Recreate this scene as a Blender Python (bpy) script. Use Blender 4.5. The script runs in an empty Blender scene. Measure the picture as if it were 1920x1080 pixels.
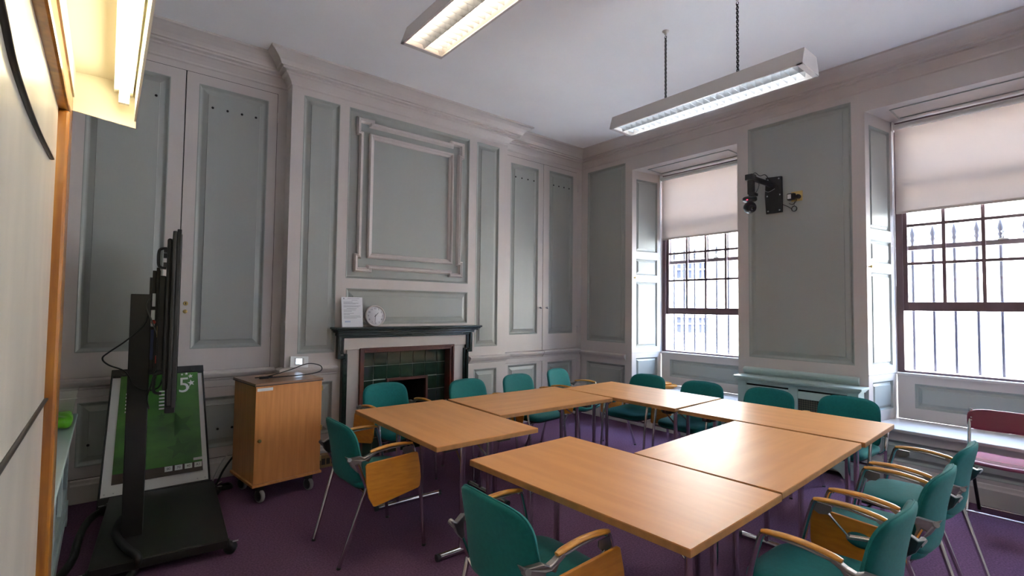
import bpy, bmesh, math, random
from mathutils import Vector, Matrix
random.seed(11)
S = bpy.context.scene
COL = S.collection
V = Vector
Z = V((0, 0, 1))

# ------------------------------------------------------------------ camera
CAM_H = 1.5
YAW, PITCH, ROLL, FPX = math.radians(50.6413), math.radians(2.2705), math.radians(0.6839), 925.43
_f = V((math.cos(YAW)*math.cos(PITCH), math.sin(YAW)*math.cos(PITCH), math.sin(PITCH)))
_r = V((math.sin(YAW), -math.cos(YAW), 0))
_u = _r.cross(_f)
CR = _r*math.cos(ROLL) + _u*math.sin(ROLL)
CU = -_r*math.sin(ROLL) + _u*math.cos(ROLL)
CB = -_f
CPOS = V((0, 0, CAM_H))
cd = bpy.data.cameras.new('camera'); cam = bpy.data.objects.new('camera', cd); COL.objects.link(cam)
cd.sensor_width = 36.0; cd.lens = FPX/1920*36.0; cd.clip_start = 0.02; cd.clip_end = 200
cam.matrix_world = Matrix(((CR.x, CU.x, CB.x, 0), (CR.y, CU.y, CB.y, 0), (CR.z, CU.z, CB.z, CAM_H), (0, 0, 0, 1)))
S.camera = cam

# ------------------------------------------------------------------ world, sun, exposure
w = bpy.data.worlds.new('sky'); S.world = w; w.use_nodes = True
bg = w.node_tree.nodes['Background']
bg.inputs[0].default_value = (0.46, 0.66, 1.0, 1); bg.inputs[1].default_value = 14.0
sun_d = bpy.data.lights.new('sun', 'SUN'); sun_d.energy = 48.0; sun_d.angle = math.radians(2); sun_d.color = (1, .97, .93)
sun = bpy.data.objects.new('sun', sun_d); COL.objects.link(sun)
sun.rotation_euler = V((0.38, 0.12, -0.92)).to_track_quat('-Z', 'Y').to_euler()
S.view_settings.view_transform = 'Standard'; S.view_settings.look = 'None'
S.view_settings.gamma = 1; S.view_settings.use_curve_mapping = False
S.view_settings.exposure = 1.36

# ------------------------------------------------------------------ pixel helpers (directions only; the plane gives the distance)
def ray(x, y):
    return CR*((x-960)/FPX) + CU*((540-y)/FPX) - CB
def onx(x, y, X): d = ray(x, y); return CPOS + d*(X/d.x)
def ony(x, y, Y): d = ray(x, y); return CPOS + d*(Y/d.y)
def onz(x, y, zz): d = ray(x, y); return CPOS + d*((zz-CAM_H)/d.z)

# ------------------------------------------------------------------ materials
MATS = {}
def mat(name, col, rough=.5, metal=0, noise=0.0, nscale=8, bump=0.0, bscale=60, stretch=None, col2=None, spec=.5, sheen=0, coat=0, emit=None, estr=0):
    if name in MATS: return MATS[name]
    m = bpy.data.materials.new(name); m.use_nodes = True; MATS[name] = m
    nt = m.node_tree; b = nt.nodes['Principled BSDF']
    b.inputs['Base Color'].default_value = (*col, 1); b.inputs['Roughness'].default_value = rough
    b.inputs['Metallic'].default_value = metal; b.inputs['Specular IOR Level'].default_value = spec
    if sheen: b.inputs['Sheen Weight'].default_value = sheen
    if coat: b.inputs['Coat Weight'].default_value = coat
    if emit: b.inputs['Emission Color'].default_value = (*emit, 1); b.inputs['Emission Strength'].default_value = estr
    if noise or col2 or bump:
        tc = nt.nodes.new('ShaderNodeTexCoord'); mp = nt.nodes.new('ShaderNodeMapping')
        nt.links.new(tc.outputs['Object'], mp.inputs[0])
        if stretch: mp.inputs['Scale'].default_value = stretch
        if noise or col2:
            n = nt.nodes.new('ShaderNodeTexNoise'); n.inputs['Scale'].default_value = nscale; n.inputs['Detail'].default_value = 6
            nt.links.new(mp.outputs[0], n.inputs[0])
            mx = nt.nodes.new('ShaderNodeMix'); mx.data_type = 'RGBA'
            c2 = col2 or tuple(max(0, c*(1-noise)) for c in col)
            mx.inputs[6].default_value = (*col, 1); mx.inputs[7].default_value = (*c2, 1)
            rp = nt.nodes.new('ShaderNodeMapRange'); rp.inputs[1].default_value = .35; rp.inputs[2].default_value = .65
            nt.links.new(n.outputs[0], rp.inputs[0]); nt.links.new(rp.outputs[0], mx.inputs[0])
            nt.links.new(mx.outputs[2], b.inputs['Base Color'])
        if bump:
            n2 = nt.nodes.new('ShaderNodeTexNoise'); n2.inputs['Scale'].default_value = bscale; n2.inputs['Detail'].default_value = 3
            nt.links.new(mp.outputs[0], n2.inputs[0])
            bp = nt.nodes.new('ShaderNodeBump'); bp.inputs['Strength'].default_value = bump; bp.inputs['Distance'].default_value = .004
            nt.links.new(n2.outputs[0], bp.inputs['Height']); nt.links.new(bp.outputs[0], b.inputs['Normal'])
    return m

PAINT = mat('paint_warm_white', (.585, .53, .50), .42, noise=.06, nscale=3, bump=.12, bscale=25, stretch=(1, 1, .25))
GREEN = mat('paint_grey_green', (.365, .378, .35), .38, noise=.05, nscale=2, bump=.12, bscale=25, stretch=(1, 1, .2))
AQUA = mat('paint_lit_aqua', (.46, .56, .535), .38, noise=.05, nscale=4)  # aqua cast of the light is put into this paint colour
CEIL = mat('ceiling_plaster', (.88, .87, .87), .85, noise=.05, nscale=1.2, bump=.1, bscale=8)
CARPET = mat('purple_carpet', (.195, .102, .175), 1.0, noise=.35, nscale=90, bump=1.0, bscale=350, spec=.0)
BEECH = mat('beech_laminate', (.66, .30, .10), .42, col2=(.60, .265, .085), nscale=2.0, stretch=(9, 1.0, 6), bump=0)
BEECHX = mat('beech_laminate_door', (.72, .31, .10), .35, col2=(.62, .25, .072), nscale=4, stretch=(9, 9, .7))
EDGE = mat('beech_edge', (.42, .20, .065), .4, noise=.2, nscale=20)
ARMWOOD = mat('varnished_beech', (.76, .36, .06), .28, col2=(.55, .24, .035), nscale=8, stretch=(2, 12, 12), coat=.3)
TABLET = mat('orange_plywood', (.64, .26, .025), .35, col2=(.54, .20, .017), nscale=6, stretch=(2, 10, 10), coat=.2)
TEAL = mat('teal_fabric', (.009, .155, .150), .85, noise=.12, nscale=60, bump=.35, bscale=500, spec=.2, sheen=.08)
CHROME = mat('chrome', (.62, .60, .60), .16, 1.0)
CAST = mat('cast_aluminium', (.30, .28, .275), .42, 1.0, bump=.08, bscale=40)
BLACKP = mat('black_plastic', (.012, .012, .013), .45)
BLACKM = mat('black_metal', (.016, .014, .013), .42, noise=.2, nscale=12)
BLACKC = mat('black_cable', (.010, .010, .010), .55)
CAVITY = mat('dark_cavity', (.015, .013, .012), .9)
BRASS = mat('brass', (.55, .40, .16), .3, 1.0)
STEEL = mat('steel', (.55, .55, .56), .3, 1.0)
DKGREEN = mat('dark_green_gloss', (.016, .028, .021), .22, noise=.3, nscale=15)
MAHOG = mat('red_brown_wood', (.13, .038, .022), .32, col2=(.085, .022, .014), nscale=10, stretch=(10, 10, 1))
COPPER = mat('brown_metal_trim', (.14, .05, .04), .35, .4)
TILE = mat('bottle_green_tile', (.014, .035, .022), .08, col2=(.022, .05, .032), nscale=5, coat=.4)
GROUT = mat('grout', (.50, .54, .46), .9)
SASH = mat('stained_sash_glare', (.13, .075, .085), .38, noise=.2, nscale=15, stretch=(1, 1, .2))  # stained wood, with window glare put into the colour as a lighter lavender tone
IRON = mat('painted_iron', (.09, .085, .11), .5)
WHITE = mat('white_plastic', (.78, .78, .77), .4)
PAPER = mat('paper', (.76, .76, .80), .9)
INK = mat('ink', (.08, .08, .12), .8)
BOARD = mat('whiteboard_film', (.54, .50, .45), .28, col2=(.40, .375, .34), nscale=3.0, stretch=(1, 1.5, .7))
PINE = mat('orange_pine', (.40, .165, .02), .30, col2=(.20, .06, .008), nscale=3, stretch=(9, 9, .8), coat=.4)
LAMPW = mat('lamp_enamel', (.84, .80, .66), .45)
MAROON = mat('maroon_vinyl', (.19, .020, .045), .32, spec=.6)
STONE = mat('cream_stone', (.74, .66, .53), .9, noise=.10, nscale=.8)
DARKGLASS = mat('dark_window', (.012, .013, .02), .6, spec=.1)
ASPHALT = mat('pavement', (.56, .54, .52), .9, noise=.15, nscale=2)
TUBE = mat('fluorescent_tube', (1, 1, 1), .5, emit=(1.0, .90, .62), estr=8)
SCREEN = mat('lit_screen', (.1, .2, .4), .3, emit=(.55, .75, 1.0), estr=2.5)
LOUVRE = mat('louvre_aluminium', (.45, .46, .48), .4, .7)
CASING = mat('grey_enamel', (.56, .52, .50), .4)
POSTER = mat('poster_green', (.045, .20, .018), .35, col2=(.022, .105, .012), nscale=3, stretch=(1, 1, 2.2), coat=.2)
POSTERD = mat('poster_dark_band', (.055, .033, .022), .4)
BAG = mat('green_bag', (.16, .62, .02), .3, noise=.3, nscale=18)
PINKSEAT = mat('folding_seat_vinyl', (.30, .07, .13), .22, spec=.7)

def glass_mat(name, fac, rough, tint=(1, 1, 1)):
    m = bpy.data.materials.new(name); m.use_nodes = True; nt = m.node_tree
    for n in list(nt.nodes): nt.nodes.remove(n)
    o = nt.nodes.new('ShaderNodeOutputMaterial'); t = nt.nodes.new('ShaderNodeBsdfTransparent'); g = nt.nodes.new('ShaderNodeBsdfGlossy'); x = nt.nodes.new('ShaderNodeMixShader')
    t.inputs[0].default_value = (*tint, 1); g.inputs['Roughness'].default_value = rough; x.inputs[0].default_value = fac
    nt.links.new(t.outputs[0], x.inputs[1]); nt.links.new(g.outputs[0], x.inputs[2]); nt.links.new(x.outputs[0], o.inputs[0]); return m
GLASS = glass_mat('window_glass', .07, .02, (.97, .98, .98))
CLEARP = glass_mat('clear_plastic', .22, .2, (.9, .92, .92))
def blind_mat():
    m = bpy.data.materials.new('blind_fabric'); m.use_nodes = True; nt = m.node_tree
    for n in list(nt.nodes): nt.nodes.remove(n)
    o = nt.nodes.new('ShaderNodeOutputMaterial'); d = nt.nodes.new('ShaderNodeBsdfDiffuse'); t = nt.nodes.new('ShaderNodeBsdfTranslucent'); x = nt.nodes.new('ShaderNodeMixShader')
    d.inputs[0].default_value = (.60, .51, .46, 1); t.inputs[0].default_value = (.38, .31, .28, 1); x.inputs[0].default_value = .11
    nt.links.new(d.outputs[0], x.inputs[1]); nt.links.new(t.outputs[0], x.inputs[2]); nt.links.new(x.outputs[0], o.inputs[0]); return m
BLIND = blind_mat()
def mesh_mat():
    m = bpy.data.materials.new('wire_grille'); m.use_nodes = True; nt = m.node_tree; b = nt.nodes['Principled BSDF']
    b.inputs['Roughness'].default_value = .6
    tc = nt.nodes.new('ShaderNodeTexCoord'); mp = nt.nodes.new('ShaderNodeMapping'); mp.inputs['Rotation'].default_value = (math.radians(45), 0, 0)
    ck = nt.nodes.new('ShaderNodeTexChecker'); ck.inputs['Scale'].default_value = 70
    ck.inputs[1].default_value = (.05, .045, .035, 1); ck.inputs[2].default_value = (.13, .12, .085, 1)
    nt.links.new(tc.outputs['Object'], mp.inputs[0]); nt.links.new(mp.outputs[0], ck.inputs[0]); nt.links.new(ck.outputs[0], b.inputs['Base Color']); return m
GRILLE = mesh_mat()

# ------------------------------------------------------------------ mesh builder
class MB:
    def __init__(s): s.v = []; s.f = []; s.sm = []
    def add(s, vs, fs, smooth=False):
        o = len(s.v); s.v += [tuple(v) for v in vs]; s.f += [[o+i for i in f] for f in fs]; s.sm += [smooth]*len(fs); return s
    def box(s, x0, x1, y0, y1, z0, z1, fm=None):
        p = [(x, y, zz) for zz in (z0, z1) for y in (y0, y1) for x in (x0, x1)]
        if fm: p = [fm(*q) for q in p]
        return s.add(p, [(0, 2, 3, 1), (4, 5, 7, 6), (0, 1, 5, 4), (2, 6, 7, 3), (0, 4, 6, 2), (1, 3, 7, 5)])
    def quad(s, a, b, c, d): return s.add([a, b, c, d], [(0, 1, 2, 3)])
    def tube(s, pts, r, n=10, cap=True, flat=1.0, up=None):
        pts = [V(p) for p in pts]; m = len(pts); rr = r if isinstance(r, (list, tuple)) else [r]*m
        vs = []; prev = None
        for i, p in enumerate(pts):
            t = (pts[min(i+1, m-1)] - pts[max(i-1, 0)]).normalized()
            if prev is None:
                a = V(up) if up else (Z if abs(t.z) < .9 else V((1, 0, 0)))
                x = t.cross(a).normalized()
            else:
                x = (prev - t*prev.dot(t)).normalized()
            prev = x; y = t.cross(x)
            for k in range(n):
                c = 2*math.pi*k/n
                vs.append(p + x*math.cos(c)*rr[i] + y*math.sin(c)*rr[i]*flat)
        fs = [(i*n+k, i*n+(k+1) % n, (i+1)*n+(k+1) % n, (i+1)*n+k) for i in range(m-1) for k in range(n)]
        s.add(vs, fs, True)
        if cap:
            s.add(vs[:n], [tuple(reversed(range(n)))]); s.add(vs[-n:], [tuple(range(n))])
        return s
    def lathe(s, prof, o, axis, n=20, smooth=True):
        o = V(o); ax = V(axis).normalized(); x = ax.cross(V((0, 0, 1)) if abs(ax.z) < .9 else V((1, 0, 0))).normalized(); y = ax.cross(x)
        vs = [o + ax*h + (x*math.cos(2*math.pi*k/n) + y*math.sin(2*math.pi*k/n))*r for r, h in prof for k in range(n)]
        m = len(prof)
        fs = [(i*n+k, i*n+(k+1) % n, (i+1)*n+(k+1) % n, (i+1)*n+k) for i in range(m-1) for k in range(n)]
        s.add(vs, fs, smooth)
        s.add(vs[:n], [tuple(range(n))]); s.add(vs[-n:], [tuple(range(n))]); return s
    def prism(s, poly, w0, w1, fm):
        n = len(poly); vs = [fm(a, b, w0) for a, b in poly] + [fm(a, b, w1) for a, b in poly]
        return s.add(vs, [tuple(range(n)), tuple(reversed(range(n, 2*n)))] + [(i, (i+1) % n, n+(i+1) % n, n+i) for i in range(n)])
    def build(s, name, m, parent=None, bevel=0, seg=2, recalc=True):
        me = bpy.data.meshes.new(name); me.from_pydata(s.v, [], s.f); me.update()
        if recalc:
            b = bmesh.new(); b.from_mesh(me); bmesh.ops.remove_doubles(b, verts=b.verts, dist=1e-6) if False else None
            bmesh.ops.recalc_face_normals(b, faces=b.faces); b.to_mesh(me); b.free()
        for p, q in zip(me.polygons, s.sm): p.use_smooth = q
        me.materials.append(m)
        o = bpy.data.objects.new(name, me); COL.objects.link(o)
        if parent: o.parent = parent
        if bevel:
            md = o.modifiers.new('bevel', 'BEVEL'); md.width = bevel; md.segments = seg; md.limit_method = 'ANGLE'; md.angle_limit = math.radians(40)
        return o

def tag(o, label=None, cat=None, group=None, kind=None):
    if label: o['label'] = label
    if cat: o['category'] = cat
    if group: o['group'] = group
    if kind: o['kind'] = kind
    return o
def empty(name, loc=(0, 0, 0), rz=0):
    o = bpy.data.objects.new(name, None); COL.objects.link(o); o.location = loc; o.rotation_euler = (0, 0, rz); o.empty_display_size = .1; return o
def struct(o): o['kind'] = 'structure'; return o
def kids(o): return [c for c in bpy.data.objects if c.parent == o]
CHILD = {}
def copy_tree(o, parent=None, skip=()):
    c = o.copy(); COL.objects.link(c); c.parent = parent
    for ch in [x for x in bpy.data.objects if x.parent == o and x.name.split('.')[0] not in skip]: copy_tree(ch, c, skip)
    return c
def dup(o, parent, loc):
    c = o.copy(); COL.objects.link(c); c.parent = parent; c.location = loc; return c
def fmap(o, u, n):
    o = V(o); u = V(u).normalized(); n = V(n).normalized()
    return lambda a, zz, d=0: o + u*a + Z*zz + n*d
def smooth_pts(ctrl, n=8):
    p = [V(c) for c in ctrl]; out = []
    for i in range(len(p)-1):
        a = p[max(i-1, 0)]; b = p[i]; c = p[i+1]; d = p[min(i+2, len(p)-1)]
        for k in range(n):
            t = k/n
            out.append(.5*((2*b) + (c-a)*t + (2*a-5*b+4*c-d)*t*t + (3*b-a-3*c+d)*t**3))
    out.append(p[-1]); return out
FONT = None
def text_mesh(name, txt, size, origin, ux, uy, m, parent, extrude=.0006, align='CENTER'):
    cu = bpy.data.curves.new(name, 'FONT'); cu.body = txt; cu.size = size; cu.extrude = extrude; cu.align_x = align; cu.align_y = 'CENTER'
    t = bpy.data.objects.new(name+'_tmp', cu); COL.objects.link(t)
    me = bpy.data.meshes.new_from_object(t.evaluated_get(bpy.context.evaluated_depsgraph_get()))
    bpy.data.objects.remove(t); bpy.data.curves.remove(cu)
    ux = V(ux).normalized(); uy = V(uy).normalized(); nz = ux.cross(uy)
    M = Matrix(((ux.x, uy.x, nz.x, origin[0]), (ux.y, uy.y, nz.y, origin[1]), (ux.z, uy.z, nz.z, origin[2]), (0, 0, 0, 1)))
    me.transform(M); me.materials.clear(); me.materials.append(m)
    o = bpy.data.objects.new(name, me); COL.objects.link(o); o.parent = parent; return o

# ------------------------------------------------------------------ room constants (metres)
YR, YB, XW, XL, YF, ZC = 4.947, 4.79, 5.367, -.27, -3.2, 3.76
XB0, XB1 = 1.265, 3.83

def wall_grid(mb, fm, a0, a1, z0, z1, holes):
    A = sorted({a0, a1} | {x for h in holes for x in h[:2] if a0 < x < a1}); B = sorted({z0, z1} | {x for h in holes for x in h[2:] if z0 < x < z1})
    for i in range(len(A)-1):
        for j in range(len(B)-1):
            ca, cb = (A[i]+A[i+1])/2, (B[j]+B[j+1])/2
            if any(h[0] < ca < h[1] and h[2] < cb < h[3] for h in holes): continue
            mb.quad(fm(A[i], B[j]), fm(A[i+1], B[j]), fm(A[i+1], B[j+1]), fm(A[i], B[j+1]))
RINGS = [(0, 0), (.006, .001), (.012, -.004), (.022, -.016), (.030, -.020), (.036, -.020), (.070, -.010), (.0725, -.004)]
FLATR = [(0, 0), (.006, .001), (.012, -.004), (.022, -.018), (.030, -.024)]
def panel(fm, r, parent, m=None, rings=RINGS, k=1.0, name='panel'):
    a0, a1, z0, z1 = r; mb = MB(); vs = []
    for ins, d in rings:
        i = ins*k
        vs += [fm(a0+i, z0+i, d), fm(a1-i, z0+i, d), fm(a1-i, z1-i, d), fm(a0+i, z1-i, d)]
    n = len(rings); fs = [(4*j+q, 4*j+(q+1) % 4, 4*j+4+(q+1) % 4, 4*j+4+q) for j in range(n-1) for q in range(4)]
    fs.append((4*n-4, 4*n-3, 4*n-2, 4*n-1)); mb.add(vs, fs)
    return mb.build(name, m or GREEN, parent, recalc=False)
def sweep(path, prof, name, m, closed=False, caps=True):
    """path: xy points, interior on the right; prof: (offset into the room, z)"""
    P = [V((p[0], p[1], 0)) for p in path]; n = len(P); mb = MB(); vs = []
    for i in range(n):
        d1 = (P[i]-P[i-1]).normalized() if i > 0 else None; d2 = (P[i+1]-P[i]).normalized() if i < n-1 else None
        n1 = V((d1.y, -d1.x, 0)) if d1 else None; n2 = V((d2.y, -d2.x, 0)) if d2 else None
        if n1 is None: mv = n2
        elif n2 is None: mv = n1
        else: mv = (n1+n2)/(1+n1.dot(n2))
        vs += [P[i]+mv*a+Z*zz for a, zz in prof]
    k = len(prof)
    mb.add(vs, [(i*k+j, (i+1)*k+j, (i+1)*k+j+1, i*k+j+1) for i in range(n-1) for j in range(k-1)])
    if caps:
        mb.add(vs[:k], [tuple(range(k))]); mb.add(vs[-k:], [tuple(reversed(range(k)))])
    return mb.build(name, m)

# ------------------------------------------------------------------ floor, ceiling
struct(MB().box(XL-.3, XW+.75, YF-.2, YR+.5, -.1, 0).build('floor', CARPET))
struct(MB().box(XL-.3, XW+.2, YF-.2, YR+.5, ZC, ZC+.15).build('ceiling', CEIL))

# ------------------------------------------------------------------ back wall: two cupboard recesses and the chimney breast
fR = fmap((0, YR, 0), (1, 0, 0), (0, -1, 0)); fB = fmap((0, YB, 0), (1, 0, 0), (0, -1, 0))
UZ0, UZ1, LZ0, LZ1 = .925, 3.482, .175, .785
def up_low(x0, x1): return [(x0, x1, UZ0, UZ1), (x0, x1, LZ0, LZ1)]
wb = MB()
wall_grid(wb, fR, XL, XB0, 0, ZC, up_low(-.262, 1.183))
wall_grid(wb, fR, XB1, XW, 0, ZC, up_low(3.914, 5.282))
BP = [(1.373, 1.716, 1.048, 3.477), (1.808, 3.26, 1.770, 3.482), (1.816, 3.26, 1.312, 1.673), (3.364, 3.705, 1.032, 3.478), (1.40, 1.708, .28, .777), (3.36, 3.70, .28, .770)]
FIRE = (1.955, 3.045, 0, 1.078)
wall_grid(wb, fB, XB0, XB1, 0, ZC, BP+[FIRE])
for x in (XB0, XB1): wb.quad((x, YB, 0), (x, YR, 0), (x, YR, ZC), (x, YB, ZC))
wall_back = struct(wb.build('wall_back', PAINT, recalc=False))
for i, r in enumerate(BP):
    panel(fB, r, wall_back, rings=FLATR if i == 1 else RINGS, k=.8 if i == 1 else 1)
for x0, x1 in ((-.262, 1.183), (3.914, 5.282)):
    MB().box(x0-.02, x1+.02, YR+.045, YR+.06, LZ0-.02, UZ1+.02).build('cupboard_back', CAVITY, wall_back)

MB().box(XL-.29, XW+.02, YR+.45, YR+.49, 0, ZC).build('leak_block', STONE, wall_back)  # unseen plates added behind the wall to keep sky light from leaking in
MB().box(XW+.03, XW+.06, YR+.03, YR+.49, 0, ZC).build('leak_block', STONE, wall_back)
MB().box(XL-.29, XL-.25, YR-.2, YR+.49, 0, ZC).build('leak_block', STONE, wall_back)

# overmantel frame with lugged corners, on the large panel
def lug_frame(x0, x1, z0, z1, ear, prof):
    ring = [(x0, z0+ear), (x0-.03, z0+ear), (x0-.03, z0-.03), (x0+ear, z0-.03), (x0+ear, z0), (x1-ear, z0), (x1-ear, z0-.03), (x1+.03, z0-.03), (x1+.03, z0+ear), (x1, z0+ear),
            (x1, z1-ear), (x1+.03, z1-ear), (x1+.03, z1+.03), (x1-ear, z1+.03), (x1-ear, z1), (x0+ear, z1), (x0+ear, z1+.03), (x0-.03, z1+.03), (x0-.03, z1-ear), (x0, z1-ear)]
    return ring
def frame_sweep(ring, prof, fm, name, m, parent):
    n = len(ring); P = [V((a, b)) for a, b in ring]; vs = []; k = len(prof)
    for i in range(n):
        d1 = (P[i]-P[i-1]).normalized(); d2 = (P[(i+1) % n]-P[i]).normalized()
        n1 = V((-d1.y, d1.x)); n2 = V((-d2.y, d2.x)); mv = (n1+n2)/(1+n1.dot(n2))
        for ins, d in prof:
            q = P[i]+mv*ins; vs.append(fm(q.x, q.y, d))
    mb = MB(); mb.add(vs, [(i*k+j, ((i+1) % n)*k+j, ((i+1) % n)*k+j+1, i*k+j+1) for i in range(n) for j in range(k-1)])
    return mb.build(name, m, parent)
b0 = -.024
frame_sweep(lug_frame(1.918, 3.15, 1.868, 3.378, .155, None), [(0, b0), (0, b0+.03), (.012, b0+.044), (.026, b0+.036), (.034, b0+.036), (.044, b0+.018), (.05, b0)], fB, 'overmantel_moulding', PAINT, wall_back)
frame_sweep([(2.026, 1.985), (3.036, 1.985), (3.036, 3.264), (2.026, 3.264)], [(0, b0), (0, b0+.03), (.010, b0+.04), (.022, b0+.034), (.030, b0+.020), (.048, b0+.012), (.055, b0)], fB, 'overmantel_moulding', PAINT, wall_back)

# cupboard doors
def door(n, fm, x0, x1, z0, z1, pr, knob=None, lock=None, holes=(), hinges=()):
    g = .004; mb = MB(); a0, a1, b0_, b1 = x0+g, x1-g, z0+g, z1-g
    wall_grid(mb, lambda a, zz: fm(a, zz, .002), a0, a1, b0_, b1, [pr])
    for p, q in (((a0, b0_), (a1, b0_)), ((a1, b0_), (a1, b1)), ((a1, b1), (a0, b1)), ((a0, b1), (a0, b0_))):
        mb.quad(fm(p[0], p[1], .002), fm(q[0], q[1], .002), fm(q[0], q[1], -.03), fm(p[0], p[1], -.03))
    d = struct(mb.build('door_%d' % n, PAINT, recalc=False))
    panel(lambda a, zz, dd=0: fm(a, zz, .002+dd), pr, d)
    if knob:
        MB().lathe([(.007, 0), (.007, .02), (.014, .024), (.017, .033), (.013, .043), (.004, .046)], fm(knob[0], knob[1], .002), fm(0, 0, 1)-fm(0, 0, 0), 14).build('knob', BRASS if n < 5 else STEEL, d)
    if lock:
        MB().lathe([(.018, 0), (.018, .004), (.015, .006)], fm(lock[0], lock[1], .002), fm(0, 0, 1)-fm(0, 0, 0), 14).build('escutcheon', BRASS, d)
        MB().box(-.003, .003, -.009, .009, .006, .0075, lambda a, b, c: fm(lock[0]+a, lock[1]+b, .002+c)).build('keyhole', CAVITY, d)
    for hx, hz, dd in holes:
        MB().lathe([(.010, 0), (.010, .0025), (.006, .003)], fm(hx, hz, dd), fm(0, 0, 1)-fm(0, 0, 0), 10).build('vent_hole', CAVITY, d)
    for hx, hz in hinges:
        MB().tube([fm(hx, hz-.05, .008), fm(hx, hz+.05, .008)], .008, 8).build('hinge', PAINT, d)
    return d
FD = .0
hz = 3.21
door(1, fR, -.262, .459, UZ0, UZ1, (-.175, .352, 1.12, 3.392), holes=[(x, hz-.005, FD) for x in (-.08, .032, .144, .256)])
door(2, fR, .459, 1.183, UZ0, UZ1, (.553, 1.104, 1.118, 3.394), (.508, 1.435), (.513, 1.502), [(.657+.114*i, hz, FD) for i in range(4)], [(1.183, 3.25), (1.183, 1.25)])
door(3, fR, -.262, .459, LZ0, LZ1, (-.145, .352, .265, .745), holes=[(-.072, .421, FD)])
door(4, fR, .459, 1.183, LZ0, LZ1, (.56, 1.104, .262, .70), holes=[(.78, .42, FD), (.89, .42, FD)])
door(5, fR, 3.914, 4.598, UZ0, UZ1, (4.015, 4.506, 1.148, 3.393), (4.545, 1.503), holes=[(4.098+.107*i, hz+.008, FD) for i in range(4)], hinges=[(3.914, 3.25), (3.914, 1.2)])
door(6, fR, 4.598, 5.282, UZ0, UZ1, (4.708, 5.184, 1.145, 3.415), (4.662, 1.503), holes=[(4.79+.103*i, hz+.012, FD) for i in range(4)], hinges=[(5.282, 3.25), (5.282, 1.2)])
door(7, fR, 3.914, 4.598, LZ0, LZ1, (4.0, 4.50, .26, .760), hinges=[(3.914, .62)])
door(8, fR, 4.598, 5.282, LZ0, LZ1, (4.698, 5.182, .26, .760))

# ------------------------------------------------------------------ right wall with the window bays
fW = fmap((XW, 0, 0), (0, -1, 0), (-1, 0, 0))          # a = -y
WINS = [4.04, 1.425, -1.19]                            # left edge (larger y) of each opening
WW, WZ0, WZ1, XG = 1.42, .49, 3.355, 5.93
holes = [(-yl, -yl+WW, WZ0, WZ1) for yl in WINS]
RP = [(-4.828, -4.149, 1.042, 3.477), (-4.83, -4.149, .28, .752), (-2.502, -1.531, 1.002, 3.478), (-(-.10), -(-1.08), 1.002, 3.478)]
SP = [(-yl+.09, -yl+WW-.09, .20, .385) for yl in WINS]
wr = MB(); wall_grid(wr, fW, -YR, -YF, 0, ZC, holes+RP+SP)
wall_right = struct(wr.build('wall_right', PAINT, recalc=False))
for r in RP: panel(fW, r, wall_right)
for r in SP: panel(fW, r, wall_right, k=.7)

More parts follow.
